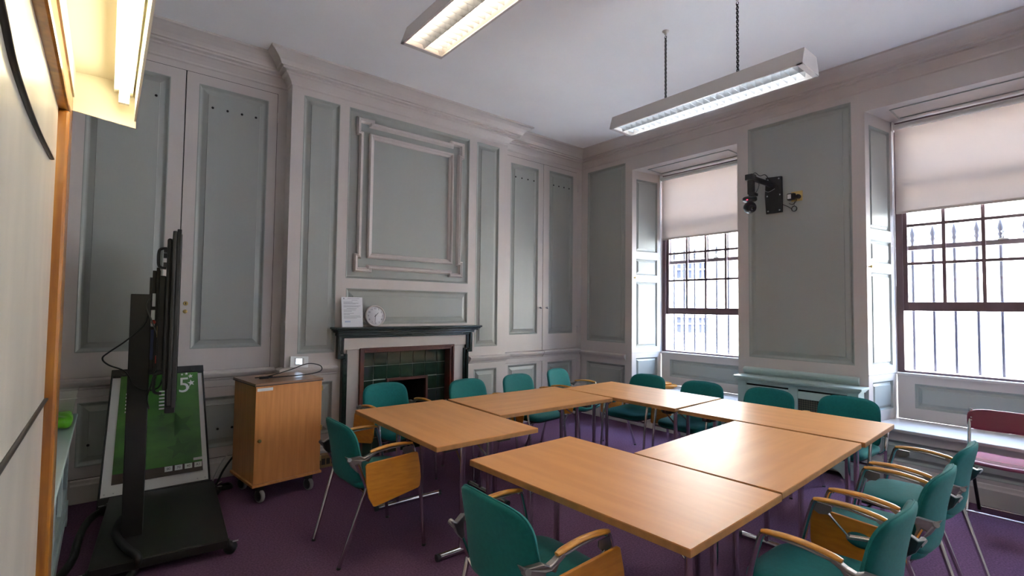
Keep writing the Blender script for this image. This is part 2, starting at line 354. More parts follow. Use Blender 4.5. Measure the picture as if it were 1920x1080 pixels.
def window(idx, yl, full=True):
    yr = yl-WW; ylb, yrb = yl-.09, yr+.09
    W = empty('window_%d' % idx, (XW, yl-WW/2, 0)); struct(W); inv = W.location
    def P(o):                                      # parent while keeping world coordinates
        o.parent = W; o.matrix_parent_inverse = Matrix.Translation(-inv); return o
    d = math.hypot(XG-XW, .09)
    zz = [(.585, .855), (.99, 1.87), (1.955, 2.175), (2.27, 3.245)]
    for o, u, nm in (((XW, yl, 0), (XG-XW, -.09, 0), 0), ((XG, yrb, 0), (XW-XG, -.09, 0), 1)):
        u = V(u).normalized(); n = V((u.y, -u.x, 0)); fm = fmap(o, u, n)
        hs = [(.075, d-.10, a, b) for a, b in zz] if nm == 0 else [(.10, d-.075, a, b) for a, b in zz]
        mb = MB(); wall_grid(mb, fm, 0, d, WZ0, WZ1, hs); c = P(mb.build('shutter_case', PAINT, recalc=False))
        for h in hs: panel(fm, h, c, k=.6, name='shutter_panel')
        MB().box(0, d, .918, .922, 0, .004, lambda a, b, e: fm(a, b, e)).build('shutter_joint', GREEN, c)
        if nm == 0 and full:
            MB().lathe([(.006, 0), (.006, .014), (.012, .018), (.013, .026), (.004, .031)], fm(.035, 1.915), n, 12).build('shutter_knob', BRASS, c)
    mb = MB(); mb.quad((XW, yl, WZ1), (XW, yr, WZ1), (XG, yrb, WZ1), (XG, ylb, WZ1)); so = P(mb.build('soffit', PAINT, recalc=False))
    fs = lambda a, b, e=0: V((XW+.12+a, yl-.16-b, WZ1-.001-e))
    mb = MB(); L = WW-.32
    for r in ((0, .012, 0, L), (.30, .312, 0, L), (0, .312, 0, .012), (0, .312, L-.012, L)): mb.box(*r, 0, .008, fs)
    mb.build('soffit_panel_bead', GREEN, so)
    # seat board, back panel, sill
    P(MB().box(XW-.045, XG-.02, yr-.02 if idx != 1 else yr+.005, yl+.02, WZ0-.032, WZ0).build('seat_board', PAINT, bevel=.008))
    fb = fmap((XG-.025, 0, 0), (0, -1, 0), (-1, 0, 0)); hp = (-ylb+.13, -yrb-.13, .60, .83)
    mb = MB(); wall_grid(mb, fb, -ylb, -yrb, WZ0, .918, [hp]); bp = P(mb.build('apron', PAINT, recalc=False)); panel(fb, hp, bp, k=.7, name='apron_panel')
    P(MB().box(XG-.05, XG+.16, yrb, ylb, .90, .925).build('sill', PAINT, bevel=.006))
    # box frame
    fr = MB(); j = .035
    fr.box(XG, XG+.13, ylb-j, ylb, .925, 3.37); fr.box(XG, XG+.13, yrb, yrb+j, .925, 3.37); fr.box(XG, XG+.13, yrb+j, ylb-j, 3.30, 3.37); fr.box(XG, XG+.13, yrb+j, ylb-j, .925, .945)
    fr.box(XG-.004, XG+.012, ylb-j-.018, ylb-j, .945, 3.30); fr.box(XG-.004, XG+.012, yrb+j, yrb+j+.018, .945, 3.30)
    P(fr.build('frame', SASH))
    if not full: return
    shift = 0 if idx == 2 else -.075
    for nm, x0, zb, ht in (('sash', XG+.02, 1.513+shift, 1.235), ('sash', XG+.068, 2.10+(0 if idx == 2 else .02), 1.20)):
        y1, y0 = ylb-j-.002, yrb+j+.002; st = .048; t = .036
        m = MB(); m.box(x0, x0+t, y1-st, y1, zb, zb+ht); m.box(x0, x0+t, y0, y0+st, zb, zb+ht); m.box(x0, x0+t, y0+st, y1-st, zb, zb+(.085 if x0 < XG+.05 else .045)); m.box(x0, x0+t, y0+st, y1-st, zb+ht-.045, zb+ht)
        s = P(m.build(nm, SASH, bevel=.004)); rb = .085 if x0 < XG+.05 else .045
        cw = (y1-y0-2*st)/4; rh = (ht-rb-.045)/3
        for c in range(1, 4): MB().box(x0+.004, x0+t-.004, y0+st+cw*c-.013, y0+st+cw*c+.013, zb+rb, zb+ht-.045).build('glazing_bar', SASH, s)
        for c in range(1, 3): MB().box(x0+.005, x0+t-.005, y0+st, y1-st, zb+rb+rh*c-.013, zb+rb+rh*c+.013).build('glazing_bar', SASH, s)
        for a in range(4):
            for b in range(3):
                MB().box(x0+.015, x0+.019, y0+st+cw*a+.01, y0+st+cw*(a+1)-.01, zb+rb+rh*b+.01, zb+rb+rh*(b+1)-.01).build('pane', GLASS, s)
        if x0 > XG+.05:
            yk = (y0+y1)/2-.12
            l = MB(); l.box(x0-.012, x0+.02, yk-.035, yk+.035, zb+.045, zb+.055); l.lathe([(.006, 0), (.006, .02), (.012, .024), (.005, .032), (.005, .05), (.014, .055), (.012, .066)], (x0+.004, yk, zb+.055), (0, 0, 1), 10); l.build('sash_fastener', STEEL, s)
window(1, WINS[0]); window(2, WINS[1]); window(3, WINS[2], False)

def roller_blind(yl, label):
    ylb, yrb = yl-.105, yl-WW+.105; x = XG-.035; zb = 2.472
    B = empty('roller_blind', (x, (ylb+yrb)/2, zb))
    inv = Matrix.Translation(-B.location)
    def P(o): o.parent = B; o.matrix_parent_inverse = inv; return o
    mb = MB(); n = 12; vs = []; ys = [ylb+(yrb-ylb)*i/16 for i in range(17)]
    for k in range(2):
        for i, y in enumerate(ys): vs.append((x+.004*math.sin(i*1.3)*(1-k), y, zb if k == 0 else 3.30))
    mb.add(vs, [(i, i+1, 18+i, 17+i) for i in range(16)], True); P(mb.build('fabric', BLIND, recalc=False))
    P(MB().tube([(x-.005, ylb+.012, 3.30), (x-.005, yrb-.012, 3.30)], .027, 14).build('roller_tube', WHITE))
    P(MB().box(x-.006, x+.006, yrb, ylb, zb-.022, zb+.002).build('bottom_bar', BLIND, bevel=.004))
    for y in (ylb+.012, yrb-.012): P(MB().box(x-.035, x+.03, y-.004, y+.004, 3.265, 3.352).build('end_bracket', WHITE))
    P(MB().tube([(x-.03, ylb+.004, 3.28), (x-.028, ylb+.004, 2.2), (x-.028, ylb+.004, 1.75)], .0022, 6).build('pull_cord', WHITE))
    tag(B, label, 'blind', 'roller blinds')
roller_blind(WINS[0], 'half-drawn cream roller blind on the window nearest the cupboard corner')
roller_blind(WINS[1], 'half-drawn cream roller blind on the window above the maroon folding chair')

# ------------------------------------------------------------------ left and front walls
fL = fmap((XL, 0, 0), (0, 1, 0), (1, 0, 0))
wl = MB(); LP = [(2.4, 3.5, 1.04, 3.477), (3.62, 4.82, 1.04, 3.477)]
wall_grid(wl, fL, YF, YR, 0, ZC, LP); wall_left = struct(wl.build('wall_left', PAINT, recalc=False))
for r in LP: panel(fL, r, wall_left)
fF = fmap((0, YF, 0), (-1, 0, 0), (0, 1, 0))
wf = MB(); FP = [(-5.0, -3.3, 1.04, 3.477), (-3.1, -1.4, 1.04, 3.477), (-1.2, .15, 1.04, 3.477)]
wall_grid(wf, fF, -XW, -XL, 0, ZC, FP); wall_front = struct(wf.build('wall_front', PAINT, recalc=False))
for r in FP: panel(fF, r, wall_front)

# ------------------------------------------------------------------ cornice, chair rails, skirting
path = [(XL, YF), (XL, YR), (XB0, YR), (XB0, YB), (XB1, YB), (XB1, YR), (XW, YR), (XW, YF)]
CORN = [(0, 3.535), (.010, 3.545), (.012, 3.56), (.03, 3.585), (.055, 3.612), (.072, 3.618), (.074, 3.632), (.112, 3.636), (.112, 3.652), (.132, 3.655), (.136, 3.668), (.15, 3.69), (.18, 3.716), (.215, 3.738), (.235, 3.744), (.238, 3.7595)]
struct(sweep(path, CORN, 'trim_1', PAINT, caps=False))
RAIL = [(0, .84), (.012, .846), (.014, .858), (.034, .872), (.044, .888), (.05, .90), (.05, .912), (.034, .92), (0, .928)]
rails = [[(-.262, YR), (.457, YR)], [(.461, YR), (1.215, YR)], [(XB0, YR-.06), (XB0, YB), (1.742, YB)], [(3.285, YB), (XB1, YB), (XB1, YR-.05)], [(XB1+.05, YR), (4.594, YR)], [(4.602, YR), (5.31, YR)], [(XW, 4.94), (XW, 4.135)], [(XW, 2.55), (XW, 1.495)]]
for i, p in enumerate(rails): struct(sweep(p, RAIL if i < 6 else [(a*.9, zz-.03) for a, zz in RAIL], 'trim_%d' % (i+2), PAINT if i != 7 else AQUA))
BASE = [(0, 0), (.022, 0), (.022, .13), (.016, .145), (.012, .165), (0, .17)]
struct(sweep([(-.165, YR), (XB0, YR), (XB0, YB), (1.74, YB)], BASE, 'baseboard_back', PAINT))
bs = sweep([(3.29, YB), (XB1, YB), (XB1, YR), (XW-.02, YR)], BASE, 'baseboard_corner', PAINT); struct(bs)
struct(sweep([(XW, YR), (XW, YF)], BASE, 'baseboard_right', PAINT))

# ------------------------------------------------------------------ fireplace
FP_ = empty('fireplace', (2.51, YB, 0)); finv = Matrix.Translation(-FP_.location)
tag(FP_, 'tiled fireplace with dark green mantel and red-brown inner frame', 'fireplace')
def FPp(o): o.parent = FP_; o.matrix_parent_inverse = finv; return o
m = MB()
for z0, z1, yo, xo in ((1.272, 1.292, 4.615, 0), (1.258, 1.272, 4.632, .012), (1.238, 1.258, 4.655, .03), (1.205, 1.238, 4.70, .05)):
    m.box(1.668+xo, 3.352-xo, yo, YB, z0, z1)
FPp(m.build('mantel_shelf', DKGREEN, bevel=.005))
m = MB()
for s in (0, 1):
    X = (lambda a: a) if s == 0 else (lambda a: 5.02-a)
    def bx(a0, a1, y0, z0, z1):
        p, q = sorted((X(a0), X(a1))); m.box(p, q, y0, YB, z0, z1)
    bx(1.728, 1.757, 4.725, 1.005, 1.205); bx(1.757, 1.796, 4.745, 1.03, 1.205)
    bx(1.728, 1.800, 4.725, .985, 1.012)
    bx(1.778, 1.805, 4.725, 0, .985); bx(1.805, 1.832, 4.745, 0, 1.03)
m.box(1.757, 3.263, 4.735, YB, 1.182, 1.205)
FPp(m.build('architrave', DKGREEN, bevel=.004))
m = MB(); m.box(1.832, 1.957, 4.765, YB, 0, 1.065); m.box(3.063, 3.188, 4.765, YB, 0, 1.065); m.box(1.797, 3.223, 4.758, YB, 1.068, 1.182)
FPp(m.build('surround', PAINT, bevel=.002))
m = MB()
for a, b, y0 in ((0, .022, 4.742), (.022, .05, 4.756)):
    m.box(1.957+a, 1.957+b, y0, 4.885, 0, 1.078-a); m.box(3.06-b, 3.06-a, y0, 4.885, 0, 1.078-a); m.box(1.957+b, 3.06-b, y0, 4.885, 1.078-b, 1.078-a)
FPp(m.build('inner_frame', MAHOG, bevel=.003))
OX0, OX1, OZ = 2.293, 2.782, .742
m = MB(); g = MB(); wall_grid(g, lambda a, zz: V((a, 4.872, zz)), 2.0, 3.015, 0, 1.03, [(OX0, OX1, 0, OZ)]); FPp(g.build('grout_bed', GROUT, recalc=False))
xs = [2.003+.15*i for i in range(7)]+[3.012]; zs = [.88-.1475*i for i in range(-1, 7)]
zs = sorted(set([max(0, q) for q in zs]))
for i in range(len(xs)-1):
    for j in range(len(zs)-1):
        a0, a1, c0, c1 = xs[i]+.003, xs[i+1]-.003, zs[j]+.003, zs[j+1]-.003
        if c0 > 1.02 or a1-a0 < .01 or c1-c0 < .01: continue
        pieces = [(a0, a1, c0, c1)]
        if a1 > OX0 and a0 < OX1 and c0 < OZ:
            pieces = []
            if c1 > OZ: pieces.append((a0, a1, OZ, c1))
            if a0 < OX0: pieces.append((a0, OX0, c0, min(c1, OZ)))
            if a1 > OX1: pieces.append((OX1, a1, c0, min(c1, OZ)))
        for q in pieces:
            if q[1]-q[0] > .008 and q[3]-q[2] > .008:
                t = 4.862+random.uniform(-.0012, .0012)
                FPp(MB().box(q[0], q[1], t, 4.873, q[2], q[3]).build('tile', TILE, bevel=.002))
m = MB(); m.box(OX0, OX0+.028, 4.842, 4.88, 0, OZ); m.box(OX1-.028, OX1, 4.842, 4.88, 0, OZ); m.box(OX0+.028, OX1-.028, 4.842, 4.88, OZ-.03, OZ)
FPp(m.build('firebox_trim', COPPER, bevel=.003))
m = MB(); m.quad((OX0, 4.875, 0), (OX0+.06, 5.3, 0), (OX0+.06, 5.3, OZ), (OX0, 4.875, OZ)); m.quad((OX1, 4.875, 0), (OX1-.06, 5.3, 0), (OX1-.06, 5.3, OZ), (OX1, 4.875, OZ)); m.quad((OX0, 5.3, 0), (OX1, 5.3, 0), (OX1, 5.3, OZ), (OX0, 5.3, OZ)); m.quad((OX0, 4.875, OZ), (OX1, 4.875, OZ), (OX1, 5.3, OZ), (OX0, 5.3, OZ))
FPp(m.build('firebox', CAVITY, recalc=False))
FPp(MB().box(1.9, 3.1, 4.755, 5.3, 0, .006).build('hearth', TILE))

# clock and notice on the mantel
def clock():
    cx, cz, r = 2.095, 1.292+.107, .107; yb = 4.735
    E_ = empty('wall_clock', (cx, yb, 1.292)); tag(E_, 'round white clock with grey rim leaning on the mantel', 'clock')
    tilt = math.radians(8); n = V((0, -math.cos(tilt), math.sin(tilt))); up = V((0, math.sin(tilt), math.cos(tilt))); rt = V((1, 0, 0))
    o = V((0, -.01, .107)); q = lambda a, b, d: o+rt*a+up*b+n*d
    MB().lathe([(r, -.018), (r, .012), (r-.004, .018), (r-.012, .018), (r-.013, .008), (.001, .0079)], o, n, 48).build('rim', CASING, E_)
    MB().lathe([(r-.013, .006), (r-.0135, .0085), (.001, .0086)], o, n, 40).build('dial', PAPER, E_)
    for k in range(1, 13):
        a = math.radians(90-30*k); text_mesh('numeral', str(k), .024, q(math.cos(a)*.074, math.sin(a)*.074, .0092), rt, up, INK, E_)
    def hand(name, ang, L, wd, d, m_):
        a = math.radians(90-ang); dx, dz = math.cos(a), math.sin(a)
        MB().prism([(-.012, -wd), (L, -wd*.5), (L, wd*.5), (-.012, wd)], d, d+.001, lambda s_, t_, e: q(dx*s_-dz*t_, dz*s_+dx*t_, e)).build(name, m_, E_)
    hand('hour_hand', 46, .046, .0035, .010, INK); hand('minute_hand', 187, .066, .0026, .0115, INK); hand('second_hand', 98, .07, .0008, .013, CASING)
clock()
def notice():
    E_ = empty('notice_sheet', (1.86, 4.70, 1.292)); tag(E_, 'white printed notice sheet leaning beside the clock', 'notice')
    t = math.radians(7); up = V((0, math.sin(t), math.cos(t))); n = V((0, -math.cos(t), math.sin(t)))
    q = lambda a, b, d=0: V((a-.105, .0, 0))+V((0, 0, 0))+V((0, 0, 0))+up*b+n*d+V((0, .01, .001))
    MB().box(0, .21, 0, .292, -.001, .001, lambda a, b, d: q(a, b, d)).build('sheet', PAPER, E_)
    m = MB(); rows = [(.278, .06, .12, .0022), (.262, .1, .06, .002), (.243, .02, .09, .0022), (.233, .02, .15, .0022), (.224, .02, .12, .0022), (.206, .02, .17, .0022), (.196, .02, .15, .0022), (.178, .05, .1, .0022), (.165, .02, .12, .0022), (.152, .02, .08, .0022), (.132, .02, .1, .0022), (.122, .02, .06, .0022), (.106, .02, .16, .0022), (.095, .02, .17, .0022), (.085, .02, .13, .0022)]
    for b, a, l, hh in rows: m.box(a, a+l, b, b+hh, .001, .0016, lambda x, y, d: q(x, y, d))
    m.box(.02, .028, .272, .283, .001, .0016, lambda x, y, d: q(x, y, d)); m.build('printed_lines', INK, E_)
    m = MB(); m.box(.03, .085, .045, .058, .001, .0016, lambda x, y, d: q(x, y, d)); m.build('blue_stamp', mat('blue_ink', (.35, .42, .6), .8), E_)
notice()
def touch_panel():
    E_ = empty('control_panel', (1.385, YB, .92)); tag(E_, 'small white touch control panel with lit screen on chimney breast', 'control panel')
    r = math.radians(-4); q = lambda a, b, d: V((a*math.cos(r)-b*math.sin(r), -d-.004-.02*(1-b/.1), .008+a*math.sin(r)+b*math.cos(r)))
    MB().box(-.08, .08, 0, .098, 0, .014, q).build('casing', WHITE, E_, bevel=.003)
    MB().box(-.045, .04, .018, .085, .0141, .0155, q).build('bezel', CASING, E_)
    for i in range(2):
        for j in range(2): MB().box(-.03+i*.028, -.005+i*.028, .03+j*.026, .053+j*.026, .0156, .0165, q).build('lit_icon', SCREEN, E_)
touch_panel()

# ------------------------------------------------------------------ radiator covers
def radiator_cover(name, label, fm, a0, a1, dep, zt, apron=True):
    """fm(a, z, d): a along the wall, d out from the wall"""
    R_ = empty(name, fm((a0+a1)/2, 0, 0)); inv = Matrix.Translation(-R_.location); tag(R_, label, 'radiator cover')
    def P(o): o.parent = R_; o.matrix_parent_inverse = inv; return o
    b = lambda m_, a, c, z0, z1, d0, d1: m_.box(a, c, z0, z1, d0, d1, fm)
    m = MB()
    for k, (e, z0, z1) in enumerate(((.035, zt-.022, zt), (.022, zt-.036, zt-.022), (.010, zt-.05, zt-.036))): b(m, a0-e, a1+e, z0, z1, .002, dep+e)
    P(m.build('top_board', AQUA, bevel=.004))
    m = MB(); z1 = zt-.05; st = .085
    b(m, a0, a0+.02, 0, z1, .024, dep-.02); b(m, a1-.02, a1, 0, z1, .024, dep-.02); P(m.build('side_panel', AQUA))
    m = MB(); n = max(2, round((a1-a0)/.56)); w_ = (a1-a0-st*(n+1))/n
    for i in range(n+1): b(m, a0+i*(w_+st), a0+i*(w_+st)+st, .14, z1, dep-.02, dep)
    for i in range(n):
        x0 = a0+st+i*(w_+st); b(m, x0, x0+w_, z1-.022, z1, dep-.02, dep); b(m, x0, x0+w_, z1-.11, z1-.04, dep-.02, dep); b(m, x0, x0+w_, .14, .24, dep-.02, dep)
    P(m.build('front_frame', AQUA, bevel=.003))
    pl = [(a0, 0), (a0+.12, 0), (a0+.14, .035), (a0+.17, .06), (a0+.2, .068), (a1-.2, .068), (a1-.17, .06), (a1-.14, .035), (a1-.12, 0), (a1, 0), (a1, .14), (a0, .14)]
    P(MB().prism(pl, dep-.02, dep+.008, lambda a, zz, d: fm(a, zz, d)).build('apron_board', AQUA))
    for i in range(n):
        x0 = a0+st+i*(w_+st); P(MB().box(x0-.01, x0+w_+.01, .23, z1-.10, dep-.03, dep-.022, fm).build('grille', GRILLE))
    m = MB(); b(m, a0+.03, a1-.03, .15, z1-.01, dep-.06, dep-.05); P(m.build('dark_interior', CAVITY))
    return R_
radiator_cover('radiator_cover', 'pale aqua radiator cover with wire grilles between the two windows', fW, -2.535, -1.455, .19, .818)
radiator_cover('radiator_cover', 'pale radiator cover under the whiteboard with a green bag on top', fmap((XL, 0, 0), (0, 1, 0), (1, 0, 0)), 2.3, 4.60, .105, .722)

# ------------------------------------------------------------------ tables
def make_table():
    T = empty('folding_table'); L, W_, zt = 1.213, .7485, .72
    MB().box(-W_/2, W_/2, -L/2, L/2, zt-.004, zt).build('tabletop', BEECH, T)
    MB().box(-W_/2-.001, W_/2+.001, -L/2-.001, L/2+.001, zt-.029, zt-.004).build('edge_band', EDGE, T)
    for e in (-1, 1):
        y = e*(L/2-.16)
        f = MB(); f.tube([(-.255, y, .023), (.255, y, .023)], .02, 12); leg = f.build('foot_bar', CHROME, T)
        for sx in (-1, 1): MB().tube([(sx*.25, y, .0215), (sx*.272, y, .0215)], .0212, 12).build('end_cap', BLACKP, leg)
        for sx in (-1, 1): MB().tube([(sx*.10, y, .03), (sx*.10, y, zt-.05)], .0165, 12).build('leg', CHROME, T)
        for sx in (-1, 1): MB().box(sx*.2-.05, sx*.2+.05, y-.035, y+.035, zt-.085, zt-.029).build('pivot_block', BLACKP, T, bevel=.006)
        MB().tube([(-.26, y, zt-.06), (.26, y, zt-.06)], .013, 10).build('cross_tube', CHROME, T)
        MB().tube([(-.10, y, .52), (-.10, y-e*.03, .55), (-.06, y-e*.2, zt-.05)], .006, 6).build('fold_stay', CHROME, T)
        MB().tube([(.10, y, .52), (.10, y-e*.03, .55), (.06, y-e*.2, zt-.05)], .006, 6).build('fold_stay', CHROME, T)
    return T
TB = [(1.830, 3.004, -1.014, 'beech folding table nearest the wooden cabinet on castors'),
      (2.850, 3.191, -1.965+90, 'beech folding table set in front of the right-hand cupboards'),
      (3.856, 2.828, 1.026, 'beech folding table in front of the corner window'),
      (3.870, 1.580, 2.4, 'beech folding table in front of the aqua radiator cover'),
      (2.863, 1.319, 2.172+90, 'beech folding table facing the row of three armchairs'),
      (1.855, 1.510, 1.627, 'beech folding table with a lone teal chair at its outer long side')]
tab0 = None
for x, y, a, lab in TB:
    t = tab0 and copy_tree(tab0) or make_table()
    tab0 = tab0 or t
    t.location = (x, y, 0); t.rotation_euler = (0, 0, math.radians(a)); tag(t, lab, 'table', 'folding tables in a ring')

# ------------------------------------------------------------------ teal armchairs
def pillow(w_, h_, th, shape=4.0, n=44, rings=9, edge=.35, warp=None, taper=0.0, top_arch=0.0):
    """upholstered slab in (s, t) with thickness along d"""
    mb = MB(); vs = []
    def pt(r, k, sgn):
        c = 2*math.pi*k/n; ca, sa = math.cos(c), math.sin(c)
        x = math.copysign(abs(ca)**(2/shape), ca)*r; y = math.copysign(abs(sa)**(2/shape), sa)*r
        d = sgn*th/2*(edge+(1-edge)*max(0, 1-r**5)**.5) if r < .999 else 0
        s_ = x*w_/2*(1+taper*y); t_ = y*h_/2 + top_arch*(1-x*x)*max(0, y)
        return warp(s_, t_, d)
    rr = [0]+[((i+1)/rings)**.8 for i in range(rings)]
    rr = rr[:-1]+[.985, 1.0]
    top = []; bot = []
    for sgn, store in ((1, top), (-1, bot)):
        for r in rr[1:-1]:
            store.append([len(vs)+k for k in range(n)]); vs += [pt(r, k, sgn) for k in range(n)]
    rim = [len(vs)+k for k in range(n)]; vs += [pt(1.0, k, 1) for k in range(n)]
    ct = len(vs); vs.append(pt(0, 0, 1)); cb = len(vs); vs.append(pt(0, 0, -1))
    fs = []
    for store, c0 in ((top, ct), (bot, cb)):
        fs += [(c0, store[0][k], store[0][(k+1) % n]) for k in range(n)]
        seq = store+[rim]
        for i in range(len(seq)-1): fs += [(seq[i][k], seq[i+1][k], seq[i+1][(k+1) % n], seq[i][(k+1) % n]) for k in range(n)]
    mb.add(vs, fs, True)
    return mb, [vs[i] for i in rim]
def make_chair():
    """local x = forward, y = left; the sitter's right is -y"""
    Cc = empty('tablet_armchair')
    def sw(s_, t_, d): return V((.055+t_, s_, .442+d-(max(0, t_-.08))**2*.9-.10*s_*s_+.03*(t_*-1 if t_ < 0 else 0)))
    mb, rim = pillow(.475, .455, .062, 5, warp=sw, taper=-.04); mb.build('seat', TEAL, Cc)
    mb2, _ = pillow(.44, .42, .03, 5, n=32, rings=5, warp=lambda s_, t_, d: sw(s_, t_, d-.026)); mb2.build('seat_shell', BLACKP, Cc)
    def bw(s_, t_, d):
        v = t_/.2; return V((-.190-.033*v-.016*v*v+d+.75*s_*s_, s_, .610+t_))
    mb, rim = pillow(.45, .345, .046, 5.5, warp=bw, taper=-.03, top_arch=.018); bk = mb.build('backrest', TEAL, Cc)
    MB().tube(rim+[rim[0]], .0035, 6, cap=False).build('piping', TEAL, bk)
    for s_ in (-1, 1):
        y = s_*.262
        def L3(f, zz, dy=0): return V((f, y+s_*dy, zz))
        MB().tube(smooth_pts([L3(-.185, .585), L3(-.160, .53), L3(-.128, .455), L3(-.128, .425), L3(-.150, .355, -.008), L3(-.205, .18, -.025), L3(-.262, .002, -.043)], 6), .0115, 10).build('leg', CHROME, Cc)
        MB().tube(smooth_pts([L3(.150, .648), L3(.166, .64), L3(.180, .60), L3(.205, .50), L3(.226, .38), L3(.245, .20), L3(.262, .002)], 6), .0115, 10).build('leg', CHROME, Cc)
        MB().tube([L3(-.10, .630), L3(.02, .645), L3(.155, .650)], .009, 8, flat=.6).build('arm_tube', CAST, Cc)
        arm = []
        for i in range(15):
            t = i/14; f = -.105+.272*t; arm.append((V((f, y, .638+.026*math.sin(math.pi*(.15+.70*t))-.008*(1-t)+.002)), .0155 if .02 < t < .98 else .011))
        MB().tube([p for p, _ in arm], [q for _, q in arm], 12, flat=.62).build('armrest', ARMWOOD, Cc)
        br = [(-.238, .628), (-.215, .616), (-.165, .628), (-.145, .620), (-.118, .628), (-.085, .645), (-.070, .643), (-.070, .630), (-.10, .615), (-.118, .588), (-.140, .600), (-.158, .598), (-.160, .575), (-.150, .535), (-.172, .530), (-.205, .565)]
        MB().prism(br, -.015, .012, lambda a, b, d: V((a, y+s_*(d-.045*min(1, max(0, (-.150-a)/.08))), b))).build('arm_bracket', CAST, Cc, bevel=.004)
        MB().tube([L3(-.225, .615, -.01), L3(-.215, .600, -.045)], .012, 8).build('back_stud', CAST, Cc)
        MB().tube([L3(-.262, 0, -.043), L3(-.259, .012, -.042)], .0135, 8).build('foot_cap', BLACKP, Cc)
        MB().tube([L3(.262, 0), L3(.261, .012)], .0135, 8).build('foot_cap', BLACKP, Cc)
    MB().tube([(-.127, -.262, .435), (-.12, -.23, .405), (-.12, .23, .405), (-.127, .262, .435)], .009, 8).build('cross_bar', CHROME, Cc)
    MB().tube([(.224, -.262, .395), (.19, -.23, .385), (.19, .23, .385), (.224, .262, .395)], .009, 8).build('cross_bar', CHROME, Cc)
    # mounting plate under the right arm and the folded writing tablet
    MB().prism([(.10, .636), (.160, .640), (.172, .60), (.150, .588), (.118, .594), (.098, .615)], -.279, -.273, lambda a, b, d: V((a, d+.004, b))).build('tablet_plate', CAST, Cc)
    def tab(a, b, d): return V((a, -.292-d-.10*(.60-b), b))
    out = [(-.150, .575), (-.140, .588), (-.12, .592), (.175, .606), (.186, .60), (.198, .52), (.200, .45), (.192, .405), (.18, .394), (-.095, .346), (-.108, .348), (-.135, .40), (-.148, .47)]
    wt = MB().prism(out, 0, .013, tab).build('writing_tablet', TABLET, Cc, bevel=.003)
    MB().prism([(-.02+.055*math.cos(q)+.02, .515+.034*math.sin(q)) for q in [2*math.pi*i/20 for i in range(20)]], -.003, -.0005, tab).build('hinge_plate', CHROME, wt)
    MB().tube([tab(-.05, .535, -.008), tab(.05, .515, -.008)], .008, 8).build('hinge_barrel', CHROME, wt)
    MB().tube([tab(.04, .520, -.010), V((.12, -.282, .600))], .006, 8).build('hinge_rod', CHROME, wt)
    return Cc
CH = [  # x, y, heading deg (direction the chair faces), writing tablet, label
    (1.332, 3.050, 0, True, 'teal armchair beside the wooden cabinet on castors, writing tablet folded down'),
    (1.350, 1.510, -1, True, 'lone teal armchair with its back to the whiteboard, pulled out from its table'),
    (2.245, .715, 90, True, 'teal armchair with orange tablet, end of a row of three away from windows'),
    (2.960, .715, 90, False, 'teal armchair without tablet, middle one of the row of three'),
    (3.610, .725, 90, False, 'teal armchair without tablet, end of the row of three beside folding chair'),
    (1.990, 4.02, -86, True, 'teal armchair with its back to the fireplace opening'),
    (2.736, 3.80, -86, True, 'teal armchair between the fireplace and the narrow panel'),
    (3.379, 3.80, -84, True, 'teal armchair with its back to the left leaf of right-hand cupboard'),
    (4.085, 3.90, -76, True, 'teal armchair turned away from the ring in the cupboard corner'),
    (4.308, 3.175, 180, True, 'teal armchair in front of the corner window seat beside wooden discs'),
    (4.314, 2.555, 180, True, 'teal armchair between corner window and aqua radiator cover'),
    (4.417, 1.985, 176, False, 'teal armchair in front of the radiator cover, nearer the corner window'),
    (4.53, 1.40, 178, False, 'teal armchair in front of the radiator cover end beside the window seat')]
ch0 = make_chair(); first = True
for x, y, a, tb, lab in CH:
    c = ch0 if first else copy_tree(ch0, None, () if tb else ('writing_tablet',)); first = False
    c.location = (x, y, 0); c.rotation_euler = (0, 0, math.radians(a)); tag(c, lab, 'chair', 'teal armchairs around the tables')

# ------------------------------------------------------------------ maroon folding chair
def folding_chair():
    F_ = empty('folding_chair', (5.02, .50, 0), math.radians(181)); tag(F_, 'maroon folding chair standing against the white window seat', 'chair')
    hw = .215
    for s_ in (-1, 1):
        MB().tube(smooth_pts([(-.115, s_*hw*.97, .775), (-.10, s_*hw, .70), (-.03, s_*hw, .45), (.06, s_*hw, .20), (.17, s_*hw, .003)], 4), .011, 10).build('leg', CHROME, F_)
        MB().tube([(.10, s_*(hw-.03), .435), (-.02, s_*(hw-.03), .24), (-.20, s_*(hw-.03), .003)], .011, 10).build('leg', BLACKM, F_)
    MB().tube([(-.185, -hw+.03, .03), (-.185, hw-.03, .03)], .008, 8).build('stretcher', CHROME, F_)
    MB().tube([(.14, -hw, .07), (.14, hw, .07)], .008, 8).build('stretcher', CHROME, F_)
    mb, _ = pillow(.42, .40, .034, 6, warp=lambda s_, t_, d: V((.045+t_, s_, .440+d+.25*s_*s_-.015*math.cos(t_*7))), rings=7); mb.build('seat', PINKSEAT, F_)
    mb, rim = pillow(.46, .155, .028, 5, warp=lambda s_, t_, d: V((-.118-.12*t_+d+.45*s_*s_, s_, .70+t_-(0 if t_ > 0 else .0)-.55*max(0, abs(s_)-.10)**2)), rings=7); mb.build('backrest', MAROON, F_)
    for s_ in (-1, 1):
        for k in (0, 1): MB().lathe([(.006, 0), (.004, .004)], (-.086, s_*.205, .69+.02*k), (1, 0, 0), 8).build('rivet', STEEL, F_)
folding_chair()

